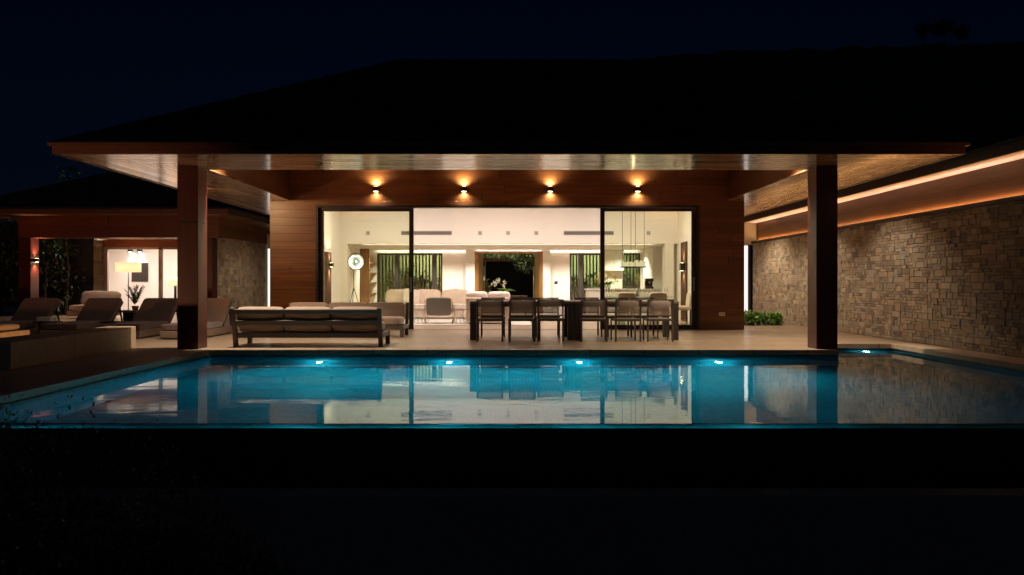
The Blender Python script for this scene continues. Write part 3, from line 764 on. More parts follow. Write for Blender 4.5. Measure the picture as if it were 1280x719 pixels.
for x, lab in ((-3.14, 'black up-and-down wall light over the tinted pane beside the sofas'), (-1.06, 'black up-and-down wall light over the opening, nearer the sofas'), (.98, 'black up-and-down wall light over the opening, nearer the stone wall'), (3.05, 'black up-and-down wall light over the glass pane with the chandelier')):
    sconce('wall_sconce', lab, (x, FY, 3.325), (0, -1), 'wall lights along the timber facade', pu=80, pd=38, ang=158, col=(1, .80, .57))
sconce('wall_sconce', 'black up-and-down wall light on the pavilion pillar', (-13.95, PY + .2, 1.78), (1, 0), None, pu=95, pd=110, col=(1, .60, .32))
# outlet on facade
o = thing('wall_outlet', 'small white outlet plate low on the timber facade', 'outlet', (5.05, FY, .37))
m = MB(); m.box(4.98, 5.12, FY - .012, FY - .001, .33, .41); m.build('plate', M['white_plastic'], o, .002)
m = MB()
for q in (5.02, 5.08): m.box(q - .018, q + .018, FY - .0145, FY - .0125, .35, .39)
m.build('socket', M['grey_vent'], o)

# --- pool lights
PL = [(-3.12, DE + .02, 'underwater pool light below the slatted sofa'), (-.98, DE + .02, 'underwater pool light between the sofas and the dining tables'), (1.16, DE + .02, 'underwater pool light below the joint of the dining tables'),
      (3.45, DE + .02, 'underwater pool light between the dining chairs and the dark pillar'), (6.5, 14.02, 'underwater light in the pool nook beside the stone wall')]
for i, (x, y, lab) in enumerate(PL):
    z = -.76 if i < 4 else -.24
    r = thing('pool_light', lab, 'pool light', (x, y, z), 'underwater pool lights')
    ry = Matrix.Rotation(R(90), 3, 'X')
    m = MB(); m.lathe([(.05, .001), (.095, .001), (.1, .012), (.09, .02), (.062, .02), (.06, .012)], (x, y, z), 24, ry, cap=False); m.build('bezel', M['steel'], r)
    m = MB(); m.lathe([(.04, .004), (.04, .014), (.015, .018)], (x, y, z), 20, ry); m.build('lens', M['lens_pool'], r)
    if i < 4:
        point('pool_lamp', (x, y - .14, z + .02), 22, (.20, .90, 1.0), .04)
        spot('pool_lamp_beam', (x, y - .10, z), (x, y - .7, z - 1.0), 400, (.05, .82, .84), 135, .9, .05)
        spot('pool_lamp_beam', (x, y - .10, z), (x, y - 5, z - .55), 250, (.015, .64, .82), 130, .9, .05)
    else:
        point('pool_lamp', (x, y - .12, z + .01), 6, (.55, .95, .95), .04)

# =================================================================== INTERIOR
G = 'living room furniture'
def vent(x0, x1, lab):
    r = thing('air_vent', lab, 'air vent', ((x0 + x1) / 2, YB, 2.62), 'slot vents on the bulkhead')
    m = MB(); m.box(x0, x1, YB - .012, YB - .001, 2.56, 2.68); m.build('frame', M['grey_vent'], r, .002)
    m = MB()
    for k in range(4): z = 2.578 + k * .024; m.box(x0 + .015, x1 - .015, YB - .018, YB - .0125, z, z + .012)
    m.build('slat', M['dark'], r)
vent(-3.25, -1.72, 'long slot air vent above the cream sofa'); vent(1.66, 3.17, 'long slot air vent behind the chandelier cables')
for i, (x, lab) in enumerate(((-4.25, 'small square ceiling speaker plate above the tripod lamp'), (-.87, 'small square plate above the entrance, sofa side'), (-.02, 'small square plate above the middle of the entrance'), (.83, 'small square plate above the entrance, control panel side'), (4.22, 'small square plate beside the chandelier cables'))):
    r = thing('wall_plate', lab, 'wall plate', (x, YB, 2.62), 'square plates on the bulkhead')
    m = MB(); m.box(x - .055, x + .055, YB - .014, YB - .001, 2.565, 2.675); m.build('plate', M['grey_vent'], r, .002)
    m = MB(); m.box(x - .035, x + .035, YB - .018, YB - .0145, 2.585, 2.655); m.build('grille', M['grey_vent'], r)
# control panel
r = thing('control_panel', 'white wall control panel with dark screen beside the entrance', 'control panel', (1.72, YW, 1.1))
m = MB(); m.box(1.63, 1.81, YW - .02, YW - .001, .97, 1.2); m.build('plate', M['white_plastic'], r, .003)
m = MB(); m.box(1.66, 1.78, YW - .024, YW - .0205, 1.07, 1.18); m.build('screen', M['black'], r)
# cream sectional
r = thing('sectional_sofa', 'cream sectional sofa against the rear of the living room', 'sofa', (-2.4, 24.2, 0))
m = MB(); m.box(-3.9, -1.25, 23.55, 24.5, .04, .30); m.box(-3.9, -1.25, 24.28, 24.5, .30, .72); m.build('base', M['cream_fab'], r, .03)
for k in range(3):
    x = -3.9 + .45 + k * .88
    m = MB(); m.cushion((x, 23.9, .38), (.87, .82, .2), puff=.25, e=7); m.build('seat_cushion', M['cream_fab'], r)
    m = MB(); m.cushion((x, 24.2, .66), (.86, .50, .26), Matrix.Rotation(R(77), 3, 'X'), puff=.5, wob=.1); m.build('back_cushion', M['cream_fab'], r)
m = MB(); m.cushion((-3.05, 24.0, .68), (.55, .5, .2), Matrix.Rotation(R(68), 3, 'X') @ Matrix.Rotation(R(20), 3, 'Y'), puff=.6); m.build('throw_pillow', fabric('pale_pillow', (.72, .62, .52)), r)
r = thing('lounge_sofa', 'pale sofa seen from behind, between the grey armchair and dining chairs', 'sofa', (-.5, 20.7, 0))
m = MB(); m.box(-1.14, .02, 20.3, 21.2, .05, .40); m.box(-1.14, .02, 20.3, 20.5, .40, .72); m.build('base', M['cream_fab'], r, .03)
for k in range(2):
    x = -.86 + k * .6
    m = MB(); m.cushion((x, 20.58, .70), (.6, .36, .26), Matrix.Rotation(R(100), 3, 'X'), puff=.5, wob=.15); m.build('back_cushion', fabric('blush_cushion', (.70, .58, .50)), r)
    m = MB(); m.cushion((x, 20.9, .46), (.58, .62, .18), puff=.25, e=7); m.build('seat_cushion', M['cream_fab'], r)
# grey armchair with metal sled frame, seen from behind
r = thing('armchair', 'low grey armchair with brass sled frame, its back to the terrace', 'armchair', (-1.88, 21, 0))
m = MB(); m.cushion((-1.88, 20.62, .48), (.68, .50, .1), Matrix.Rotation(R(98), 3, 'X'), puff=.2, e=8); m.build('backrest', M['grey_fab'], r)
m = MB(); m.cushion((-1.88, 20.98, .36), (.66, .66, .14), puff=.2, e=7); m.build('seat', M['grey_fab'], r)
for s in (-1, 1):
    x = -1.88 + s * .37
    m = MB(); m.tube([(x, 20.56, .72), (x, 20.64, .3), (x, 20.64, .02), (x, 21.3, .02), (x, 21.3, .5), (x, 20.62, .5)], .013); m.build('sled_frame', plain('brass', (.55, .38, .2), .3, metal=1) if s < 0 else bpy.data.materials['brass'], r)
def wire_table(x, y, lab, h=.52, rr=.2):
    r = thing('wire_table', lab, 'side table', (x, y, 0), 'round wire side tables by the armchair')
    m = MB(); m.lathe([(rr, h - .015), (rr + .005, h), (rr, h + .008)], (x, y, 0), 24); m.build('table_top', M['ceramic'], r)
    m = MB()
    for k in range(10):
        a = k * math.pi / 5; ca, sa = math.cos(a), math.sin(a)
        m.tube([(x + ca * rr, y + sa * rr, h - .015), (x + ca * rr * .55, y + sa * rr * .55, h * .5), (x + ca * rr, y + sa * rr, .01)], .006, 6)
    m.build('wire_base', M['steel'], r)
wire_table(-2.42, 20.9, 'round wire side table between the mullion and the grey armchair'); wire_table(-1.38, 21.1, 'round wire side table between grey armchair and pale sofa')
m = MB(); m.box(-3.6, .6, 20.1, 23.5, .003, .014); tag(m.build('rug', M['rug'], off=(-1.5, 21.8, 0)), 'pale rug on the living room floor under the sofas', 'rug')
# coffee table ring ornament on a console, orchid
r = thing('console_table', 'slim walnut console table behind the pale sofa', 'console table', (0, 24.9, 0))
m = MB(); m.box(-2.0, .6, 24.7, 25.05, .66, .70); m.build('table_top', M['walnut'], r, .003)
for x in (-1.95, .52):
    for y in (24.72, 25.0): m = MB(); m.box(x, x + .04, y, y + .03, .0, .66); m.build('leg', M['black'], r)
r = thing('ring_sculpture', 'dark metal ring sculpture standing behind the cream sofa', 'sculpture', (-1.72, 24.85, .7))
m = MB(); m.tube([(-1.72 + .17 * math.cos(a), 24.85, .75 + .17 * math.sin(a)) for a in [k * math.pi / 14 for k in range(15)]], .016); m.build('ring', M['steel'], r)
m = MB(); m.box(-1.92, -1.52, 24.78, 24.92, .701, .75); m.build('plinth', M['black'], r)
def orchid(x, y, z, lab, pet=(.85, .82, .76), n=3, hgt=.36, seed=3):
    rg = random.Random(seed)
    r = thing('potted_orchid', lab, 'potted plant', (x, y, z))
    m = MB(); m.lathe([(.07, 0), (.10, .04), (.11, .13), (.10, .135), (.09, .12)], (x, y, z)); m.build('pot', M['ceramic'], r)
    m = MB()
    for k in range(46):
        a = rg.uniform(0, 6.28); m.leaf((x + rg.uniform(-.05, .05), y, z + .12), (math.cos(a), math.sin(a), rg.uniform(.2, 1.1)), rg.uniform(.16, .36), .05, (.16, .3, .05), .45)
    m.build('leaves', M['leaf'], r)
    m = MB(); q = MB()
    for k in range(n):
        a = rg.uniform(-.5, .5); top = (x + a * .5, y + rg.uniform(-.1, .1), z + hgt + rg.uniform(-.05, .08))
        m.tube([(x, y, z + .1), (x + a * .15, y, z + hgt * .7), top], .005, 5)
        for j in range(5):
            c = Vector(top) + Vector((a * .3 * j * .3 + rg.uniform(-.05, .05), rg.uniform(-.04, .04), -.045 * j + .08))
            for e in range(5):
                b = e * 1.257 + rg.random(); q.leaf(c, (math.cos(b), -.25, math.sin(b)), .065, .055, pet, .1)
    m.build('stem', M['bark'], r); q.build('blossom', M['petal'], r)
orchid(-.12, 24.86, .70, 'white orchid in a pale pot in front of the dark entrance', hgt=.40)
# tripod studio lamp
lx, ly = -4.3, 21.3
r = thing('tripod_lamp', 'round reflector studio lamp on a black tripod beside the left glass pane', 'floor lamp', (lx, ly, 0))
m = MB()
for k in range(3):
    a = k * 2.094 + .5; m.tube([(lx, ly, 1.0), (lx + .3 * math.cos(a), ly + .3 * math.sin(a), .01)], .01, 6)
m.build('tripod', M['black'], r)
m = MB(); m.tube([(lx, ly, .9), (lx, ly, 1.5)], .011); m.build('pole', M['black'], r)
rm = Matrix.Rotation(R(-38), 3, 'Z') @ Matrix.Rotation(R(82), 3, 'X')
hc = Vector((lx + .06, ly, 1.70))
rm = Matrix.Rotation(R(18), 3, 'Z') @ Matrix.Rotation(R(84), 3, 'X')
m = MB(); m.lathe([(.02, -.10), (.12, -.075), (.19, -.03), (.225, .03), (.235, .04), (.232, .046), (.215, .03)], hc, 28, rm, cap=False); m.build('lamp_housing', M['black'], r)
m = MB(); m.lathe([(.02, -.092), (.12, -.066), (.185, -.022), (.215, .03)], hc, 28, rm, cap=False); m.build('reflector', plain('white_reflector', (.85, .86, .84), .5), r)
m = MB(); m.lathe([(.03, -.06), (.055, -.02), (.055, .02), (.03, .04)], hc, 16, rm); m.build('bulb_cap', plain('teal_cap', (.05, .16, .2), .3), r)
fwd = rm @ Vector((0, 0, 1)); spot('studio_bulb', tuple(hc + fwd * .06), tuple(hc - fwd), 4, (.95, 1, .95), 150, .3, .03)
# left wall panel and sconces
r = thing('wall_panel', 'dark walnut panel on the living room wall beside the tinted pane', 'wall panel', (-5.1, 21.4, 0))
m = MB(); m.box(-5.1, -5.07, 20.6, 21.95, .35, 1.98); m.build('board', M['walnut'], r, .004)
sconce('wall_sconce', 'wall light glowing on the walnut panel behind the tinted pane', (-5.07, 21.7, 1.62), (1, 0), None, pu=80, pd=80, col=WARM)
r = thing('wall_panel', 'tall narrow walnut strip on the wall beside the right glass pane', 'wall panel', (5.1, 22.2, 0))
m = MB(); m.box(5.07, 5.099, 21.9, 22.65, .0, 2.3); m.build('board', M['walnut'], r, .004)
sconce('wall_sconce', 'wall light glowing on the narrow walnut strip beside the glass pane', (5.07, 22.25, 1.58), (-1, 0), None, w=.2, hgt=.22, pu=90, pd=90, col=WARM)
# niche shelves
r = thing('shelf_unit', 'tall brown shelf niche between the tripod lamp and the rear window', 'shelf unit', (-4.98, 27, 0))
m = MB(); m.box(-5.098, -4.78, 26.3, 26.36, .002, 2.28); m.build('side_panel', M['door_wood'], r)
for z in (.72, 1.1, 1.45, 1.8):
    m = MB(); m.box(-5.098, -4.82, 26.362, 27.99, z, z + .04); m.build('shelf', M['door_wood'], r)
rg = random.Random(4)
for k, (z, y, lab) in enumerate(((1.142, 26.7, 'small ceramic vase on the middle niche shelf'), (1.492, 27.1, 'small dark bowl on the upper niche shelf'), (1.842, 26.8, 'small pale vase on the top niche shelf'))):
    m = MB(); m.lathe([(.03, 0), (.06, .05), (.055, .1), (.025, .14), (.03, .16)], (-4.95, y, z), 14)
    tag(m.build('vase', [M['ceramic'], M['walnut'], M['terracotta']][k], off=(-4.95, y, z)), lab, 'vase')
# chandelier
cx, cy = 3.34, 20.6
r = thing('chandelier', 'rectangular iron chandelier with candle glasses hung on thin cables', 'chandelier', (cx, cy, 3.85))
m = MB()
for x in (-.31, -.045, .04, .31): m.tube([(cx + x, cy + (.1 if x in (-.045, .31) else -.1), 1.55), (cx + x, cy + (.1 if x in (-.045, .31) else -.1), 3.85)], .006, 6)
m.build('cable', M['black'], r)
m = MB()
for y in (-.12, .12): m.box(cx - .33, cx + .33, cy + y - .012, cy + y + .012, 1.52, 1.55)
for x in (-.33, 0, .33): m.box(cx + x - .012, cx + x + .012, cy - .107, cy + .107, 1.522, 1.548)
m.build('frame', M['black'], r)
gm = emit('candle_glass_glow', (1, .80, .5), .85)
k = 0
for x in (-.27, -.16, -.04, .08, .19, .28):
    for y in (-.10, .10):
        hh = rg.uniform(.10, .17); m = MB(); m.lathe([(.038, 1.552), (.042, 1.552 + hh), (.036, 1.552 + hh)], (cx + x, cy + y, 0), 12)
        m.build('candle_glass', gm, r)
point('chandelier_glow', (cx, cy, 1.74), 3, WARM, 0.0)
# indoor dining table + chairs
r = thing('indoor_dining_table', 'glass topped dining table under the chandelier', 'dining table', (3.4, 20.6, 0))
m = MB(); m.box(2.55, 4.35, 20.1, 21.1, .735, .752); m.build('table_top', glass('thick_glass', (.72, .88, .78)), r, .003)
m = MB(); m.box(2.9, 3.1, 20.45, 20.75, 0, .734); m.box(3.8, 4.0, 20.45, 20.75, 0, .734); m.build('pedestal', M['marble'], r, .004)
for (x, y, rz, lab) in ((4.62, 20.6, 90, 'pale upholstered chair at the head of the glass dining table'), (3.0, 19.75, 0, 'pale upholstered chair behind the fourth outdoor chair'), (3.8, 19.75, 0, 'pale upholstered chair by the glass table near the wall light'), ):
    q = thing('upholstered_chair', lab, 'dining chair', (x, y, 0), 'pale chairs at the glass table', local=True, rz=R(rz)); z = (0, 0, 0)
    m = MB(); m.cushion((0, 0, .44), (.48, .48, .12), puff=.2, e=7); m.build('seat', M['cream_fab'], q, off=z)
    m = MB(); m.cushion((0, -.22, .66), (.46, .42, .09), Matrix.Rotation(R(97), 3, 'X'), puff=.25, e=6); m.build('backrest', M['cream_fab'], q, off=z)
    for sx in (-1, 1):
        for sy in (-1, 1): m = MB(); m.box(sx * .2 - .015, sx * .2 + .015, sy * .2 - .015, sy * .2 + .015, 0, .4); m.build('leg', M['walnut'], q, off=z)
# glasses on table
for i in range(14):
    x = 2.7 + (i % 7) * .24 + rg.uniform(-.03, .03); y = 20.3 + (i // 7) * .55
    m = MB(); m.lathe([(.032, .753), (.006, .757), (.005, .83), (.035, .87), (.038, .93), (.032, .96)], (x, y, 0), 12, cap=False)
    o = tag(m.build('wine_glass', M['glass_clear'], off=(x, y, .753)), 'clear wine glass on the glass dining table', 'glass', 'wine glasses on the glass dining table')
r = thing('flower_vase', 'tall glass vase of pale stems on the glass dining table', 'vase', (3.45, 20.6, .753))
m = MB(); m.lathe([(.05, .753), (.055, .95), (.045, .97)], (3.45, 20.6, 0), 14); m.build('vase', M['ceramic'], r)
m = MB()
for k in range(60): m.leaf((3.45 + rg.uniform(-.05, .05), 20.6 + rg.uniform(-.05, .05), rg.uniform(.95, 1.32)), (rg.uniform(-1, 1), rg.uniform(-1, 1), .8), .09, .035, (.55, .5, .25), .2)
m.build('stems', M['leaf'], r)
# kitchen
r = thing('kitchen_island', 'pale stone topped kitchen island behind the glass dining table', 'kitchen island', (3.6, 24.5, 0))
m = MB(); m.box(2.5, 4.7, 24.2, 24.95, .0, .88); m.build('cabinet', M['cream'], r)
m = MB(); m.box(2.45, 4.72, 24.15, 25.0, .881, .93); m.build('worktop', M['marble'], r, .004)
r = thing('wall_cabinet', 'white hanging kitchen cabinet above the slatted window', 'cabinet', (3.75, 27.6, 1.6))
m = MB(); m.box(3.43, 4.12, 27.55, 27.99, 1.55, 2.298); m.build('cabinet_body', M['ceiling'], r)
m = MB(); m.box(3.45, 3.77, 27.52, 27.549, 1.56, 2.28); m.box(3.78, 4.10, 27.52, 27.549, 1.56, 2.28); m.build('door', M['ceiling'], r, .002)
r = thing('tall_cabinet', 'tall white fridge cabinet against the kitchen wall', 'cabinet', (4.95, 26, 0))
m = MB(); m.box(4.74, 5.099, 25.2, 27.0, .002, 2.29); m.build('cabinet_body', M['ceiling'], r)
m = MB(); m.box(4.725, 4.739, 25.22, 26.08, .08, 2.27); m.box(4.725, 4.739, 26.1, 26.98, .08, 2.27); m.build('door', M['ceiling'], r, .002)
r = thing('coffee_machine', 'black coffee machine on the kitchen island worktop', 'coffee machine', (4.5, 24.6, .93))
m = MB(); m.box(4.38, 4.62, 24.5, 24.8, .931, 1.0); m.box(4.38, 4.62, 24.66, 24.8, 1.0, 1.16); m.box(4.38, 4.62, 24.5, 24.8, 1.16, 1.26); m.build('body', M['black'], r, .008)
m = MB(); m.tube([(4.5, 24.56, 1.16), (4.5, 24.56, 1.1)], .025); m.build('spout', M['steel'], r)
orchid(3.15, 24.5, .93, 'yellow flowering plant on the kitchen island behind the mullion', (.75, .6, .12), 4, .36, 8)

# =================================================================== COURTYARD behind
def slats(x0, x1, lab, y=29.9):
    r = thing('slat_screen', lab, 'screen', ((x0 + x1) / 2, y, 0), 'vertical slat screens in the rear courtyard')
    n = int((x1 - x0) / .13)
    for k in range(n):
        x = x0 + .13 * k; m = MB(); m.box(x, x + .05, y, y + .1, .0, 2.6); m.build('slat', M['slat_wood'], r)
    m = MB(); m.box(x0 - .05, x1, y + .102, y + .14, 2.35, 2.43); m.box(x0 - .05, x1, y + .102, y + .14, .12, .2); m.build('rail', M['slat_wood'], r)
slats(-5.2, -2.3, 'vertical timber slat screen outside the rear window by the tripod lamp'); slats(2.1, 5.5, 'vertical timber slat screen outside the rear window by the kitchen')
m = MB(); m.box(-7, 7, 34.5, 34.7, -.2, 3.2); tag(m.build('courtyard_wall', plain('olive_render', (.42, .45, .25), .9), off=(0, 34.6, 0)), 'pale courtyard wall behind the slat screens', 'wall')
def bush(x, y, z, rx, ry, rz, n, L, lab, cat='shrub', group=None, greens=GREEN, seed=1, name='shrub', stem=True, k=7):
    rg = random.Random(seed)
    r = thing(name, lab, cat, (x, y, z), group)
    bl = [(x + rg.uniform(-.6, .6) * rx, y + rg.uniform(-.6, .6) * ry, z + rz * rg.uniform(.7, 1.25), rx * rg.uniform(.35, .6), ry * rg.uniform(.35, .6), rz * rg.uniform(.35, .6)) for _ in range(k)]
    m = MB(); leaf_cloud(m, bl, n, L, greens, seed); m.build('foliage', M['leaf'], r)
    if stem:
        m = MB()
        for b in bl: m.tube([(x, y, z), ((x + b[0]) / 2, (y + b[1]) / 2, z + (b[2] - z) * .6), (b[0], b[1], b[2])], [.03 * max(rz, .3), .02 * max(rz, .3), .006], 5)
        m.build('stem', M['bark'], r)
    return r
BR = [(.10, .19, .04), (.14, .24, .05), (.07, .14, .03)]
bush(-3.4, 31.6, -.2, .9, .6, .95, 1500, .14, 'dark leafy stand-in for a round reflection in the rear window', greens=[(.03, .06, .02), (.02, .045, .015)], seed=21)  # dark leaf mass added in place of a reflection on the glass
bush(-4.6, 32.8, -.2, .8, .5, 1.2, 900, .2, 'bright green shrub in the courtyard beside the dark reflection stand-in', greens=BR, seed=22)
bush(3.0, 32.2, -.2, .9, .6, 1.0, 1100, .2, 'bright green shrub behind the slats next to the control panel', greens=BR, seed=23)
bush(4.6, 32.5, -.2, .9, .6, 1.2, 1100, .2, 'bright green shrub behind the kitchen window', greens=BR, seed=24)
bush(-.98, 30.6, 0, .2, .2, .72, 500, .2, 'yellow green ornamental grass beside the open entrance door', greens=[(.28, .26, .07), (.2, .22, .06)], seed=25, k=5)
# entry gate
r = thing('entry_gate', 'red timber gate frame round a dark doorway beyond the entrance', 'gate', (0.05, 32.9, 0))
for x in (-1.12, 1.1): m = MB(); m.box(x, x + .12, 32.9, 33.05, -.2, 2.05); m.build('post', M['wood_post'], r)
m = MB(); m.box(-1.4, 1.6, 32.88, 33.05, 2.052, 2.2); m.build('lintel', M['wood_beam'], r)
m = MB(); m.box(-.995, 1.095, 33.06, 33.1, -.2, 2.05); m.build('dark_opening_sheet', plain('opening_black', (.006, .006, .007), .7, spec=.1), r)  # black sheet standing in for the dark opening inside the gate
# tree over the entry
r = thing('courtyard_tree', 'leafy tree spreading over the gate beyond the entrance door', 'tree', (.95, 31.9, -.2))
m = MB(); m.tube([(1.35, 31.9, -.2), (1.3, 31.9, 1.2), (1.0, 31.8, 2.1), (.6, 31.7, 2.6)], [.09, .07, .05, .03], 8); m.build('trunk', M['bark'], r)
m = MB(); leaf_cloud(m, [(.75, 31.6, 1.95, .5, .4, .35), (.2, 31.7, 2.3, .6, .4, .22), (-.5, 31.7, 2.35, .6, .4, .2), (1.0, 31.6, 2.35, .5, .4, .3), (-1.1, 31.8, 2.4, .4, .4, .2)], 1700, .13, [(.07, .13, .025), (.1, .17, .035), (.05, .1, .02)], 31); m.build('crown', M['leaf'], r)

# =================================================================== PLANTING
for i, (x, y, s) in enumerate(((6.0, 20.6, .42), (6.3, 20.2, .36), (6.62, 20.5, .4), (6.95, 20.25, .34), (7.2, 20.6, .36), (6.5, 21.2, .42))):
    labs = ['bright green low shrub hugging the villa corner', 'second low green shrub from the villa corner, in the front row', 'low green shrub in the middle of the bed, in front of the lit door', 'fourth low green shrub, toward the stone wall', 'low green shrub touching the stone wall', 'low green shrub at the back of the planting bed']
    bush(x, y, -.01, s * .55, s * .5, s * .5, 420, .11, labs[i], group='low green shrubs in the bed by the stone wall', greens=[(.10, .24, .02), (.15, .32, .03), (.06, .16, .015)], seed=40 + i)
for i, (x, y, z, a, b, c_, n, lab) in enumerate(((-3.1, 4.7, -1.9, .75, .6, 1.42, 24000, 'dark leafy shrub in the corner below the pool edge'), (-2.3, 4.9, -1.9, .55, .5, 1.14, 14000, 'lower dark leafy shrub spilling along the overflow wall'))):
    bush(x, y, z, a, b, c_, n, .034, lab, group='dark shrubs in front of the pool', greens=GREEN, seed=60 + i, k=34)
# hedge behind pavilion side
m = MB(); bl = []
rg = random.Random(70)
for k in range(60): bl.append((rg.uniform(-24, -15.2), rg.uniform(26.2, 27.0), rg.uniform(.2, 2.9), rg.uniform(.5, .9), rg.uniform(.4, .6), rg.uniform(.4, .7)))
leaf_cloud(m, bl, 16000, .19, [(.05, .075, .022), (.07, .09, .03), (.035, .055, .016)], 71)
r = thing('hedge', 'tall clipped hedge behind the pavilion pillar with the wall light', 'hedge', (-19, 28, 0)); m.build('foliage', M['leaf'], r)
m = MB()
for k in range(12): x = -23.6 + k * .75; m.tube([(x, 26.6, 0), (x + .1, 26.6, 1.6), (x, 26.6, 2.6)], [.06, .045, .02], 6)
m.build('stem', M['bark'], r)
def tree(x, y, z, h, rr, lab, seed, group=None, L=.4, n=1400, greens=GREEN, palm=False):
    rg = random.Random(seed); r = thing('tree', lab, 'tree', (x, y, z), group)
    m = MB(); m.tube([(x, y, z), (x + .03 * h, y, z + h * .4), (x, y, z + h * .75)], [h * .03, h * .022, h * .012], 8); 
    for k in range(5):
        a = k * 1.26; m.tube([(x, y, z + h * (.4 + .05 * k)), (x + math.cos(a) * rr * .5, y + math.sin(a) * rr * .5, z + h * .75)], [h * .012, h * .005], 5)
    m.build('trunk', M['bark'], r)
    bl = [(x + rg.uniform(-.7, .7) * rr, y + rg.uniform(-.7, .7) * rr, z + h * rg.uniform(.55, .95), rr * rg.uniform(.3, .5), rr * rg.uniform(.3, .5), h * rg.uniform(.07, .14)) for _ in range(9)]
    m = MB(); leaf_cloud(m, bl, n, L, greens, seed); m.build('crown', M['leaf'], r)
tree(-28.9, 50, -2, 10.2, 2.6, 'dim lamp lit tree beyond the pavilion roof', 81)
tree(-34.5, 47, -2, 6.5, 3.0, 'dark tree at the far end behind the hedge', 82)
for i, (x, s, lab) in enumerate(((72.5, 3.2, 'first small tree silhouette on the hill crest'), (76.0, 4.0, 'largest tree silhouette on the hill crest'), (79.2, 3.0, 'last small tree silhouette on the hill crest'))):
    tree(x, 134, 42.4, s * 1.1, s * .42, lab, 90 + i, 'tree silhouettes on the hill crest', L=.6, n=500)

# =================================================================== PAVILION CONTENTS
r = thing('lounge_chair', 'pale cushioned lounge chair standing inside the pavilion', 'lounge chair', (-13.1, 24.2, 0))
m = MB(); m.box(-13.65, -12.4, 23.7, 24.6, .08, .25); m.build('base', M['teak'], r, .01)
m = MB(); m.cushion((-13.02, 24.1, .34), (1.22, .85, .2), puff=.2, e=7); m.build('seat_cushion', M['cushion'], r)
m = MB(); m.cushion((-13.02, 24.52, .62), (1.25, .48, .2), Matrix.Rotation(R(75), 3, 'X'), puff=.3, wob=.1); m.build('back_cushion', M['cushion'], r)
r = thing('low_table', 'chunky low wooden table carrying the potted palm', 'table', (-9.1, 18.5, 0))
m = MB(); m.box(-9.4, -8.85, 18.25, 18.8, .40, .45); m.build('table_top', M['teak'], r, .004)
m = MB(); m.box(-9.25, -9.0, 18.4, 18.65, 0, .4); m.build('pedestal', M['dark'], r, .004)
r = thing('potted_palm', 'small potted palm on the low table behind the loungers', 'potted plant', (-9.02, 18.55, .45))
m = MB(); m.lathe([(.06, .451), (.085, .55), (.08, .555), (.07, .53)], (-9.02, 18.55, 0), 16); m.build('pot', M['terracotta'], r)
m = MB(); rg = random.Random(5)
for k in range(16):
    a = rg.uniform(0, 6.28); ln = rg.uniform(.3, .58); up = rg.uniform(1.6, 4.5)
    d_ = Vector((math.cos(a), math.sin(a), up)).normalized()
    for j in range(7):
        b = Vector((-9.02, 18.55, .54)) + d_ * ln * (j + 1) / 7 - Vector((0, 0, .12 * (j / 7) ** 2))
        for s in (-1, 1): m.leaf(b, d_ * .9 + d_.cross(Vector((0, 0, 1))) * s * .8, .13, .025, (.06 * rg.uniform(.7, 1.3), .14, .03), .3)
m.build('fronds', M['leaf'], r)
def drum_lamp(x, y, zc, rr, hh, lab, base_z, pw):
    r = thing('floor_lamp' if base_z < .1 else 'table_lamp', lab, 'lamp', (x, y, base_z), 'drum shade lamps in the pavilion room')
    m = MB(); m.lathe([(rr, zc - hh / 2), (rr, zc + hh / 2)], (x, y, 0), 32, cap=False); o = m.build('lamp_shade', M['shade'], r); sd = o.modifiers.new('s', 'SOLIDIFY'); sd.thickness = .006
    m = MB(); m.tube([(x, y, base_z + .01), (x, y, zc)], .016 if base_z < .1 else .05); m.build('stand', M['black'], r)
    m = MB(); m.lathe([(.15, base_z + .002), (.15, base_z + .02), (.03, base_z + .03)], (x, y, 0), 20); m.build('foot', M['black'], r)
    point('lamp_bulb', (x, y, zc), pw, WARM, .05)
drum_lamp(-12.93, 26.1, 1.65, .40, .33, 'floor lamp with wide glowing drum shade behind the loungers', .002, 28)
drum_lamp(-12.2, 28.1, 1.17, .28, .30, 'table lamp with glowing drum shade beside the bed, next to the villa pillar', .52, 22)
r = thing('bed', 'made bed with pale cover behind the table lamp in the pavilion room', 'bed', (-11, 29, 0))
m = MB(); m.box(-12.2, -10.2, 27.75, 29.9, .05, .3); m.build('bed_base', M['teak'], r, .01)
m = MB(); m.cushion((-11.2, 28.8, .41), (1.95, 2.1, .22), puff=.12, e=9); m.build('mattress', M['cushion'], r)
r = thing('wall_picture', 'plain dark square picture behind the drum shade lamp', 'picture', (-14.4, 30, 1.5))
m = MB(); m.box(-14.72, -14.08, 29.965, 29.999, 1.17, 1.90); m.build('canvas', M['dark'], r, .004)
for i, x in enumerate((-14.72, -14.35)):
    r = thing('cylinder_spotlight', ['white-beamed cylinder wall light nearer the stone pier', 'white-beamed cylinder wall light above the dark picture'][i], 'wall light', (x, 29.9, 2.38), 'twin cylinder wall lights in the pavilion room')
    m = MB(); m.lathe([(.09, 2.32), (.09, 2.46)], (x, 29.86, 0), 16); m.box(x - .03, x + .03, 29.94, 29.999, 2.36, 2.42); m.build('housing', M['black'], r)
    m = MB(); m.lathe([(.06, 2.317), (.06, 2.319)], (x, 29.86, 0), 16); m.lathe([(.06, 2.462), (.06, 2.464)], (x, 29.86, 0), 16); m.build('lens', M['lens_white'], r)
    for s in (1, -1): spot('cylinder_beam', (x, 29.86, 2.39 + s * .09), (x, 29.87, 2.39 + s), 40, (1, .95, .95), 80, .5, .03)

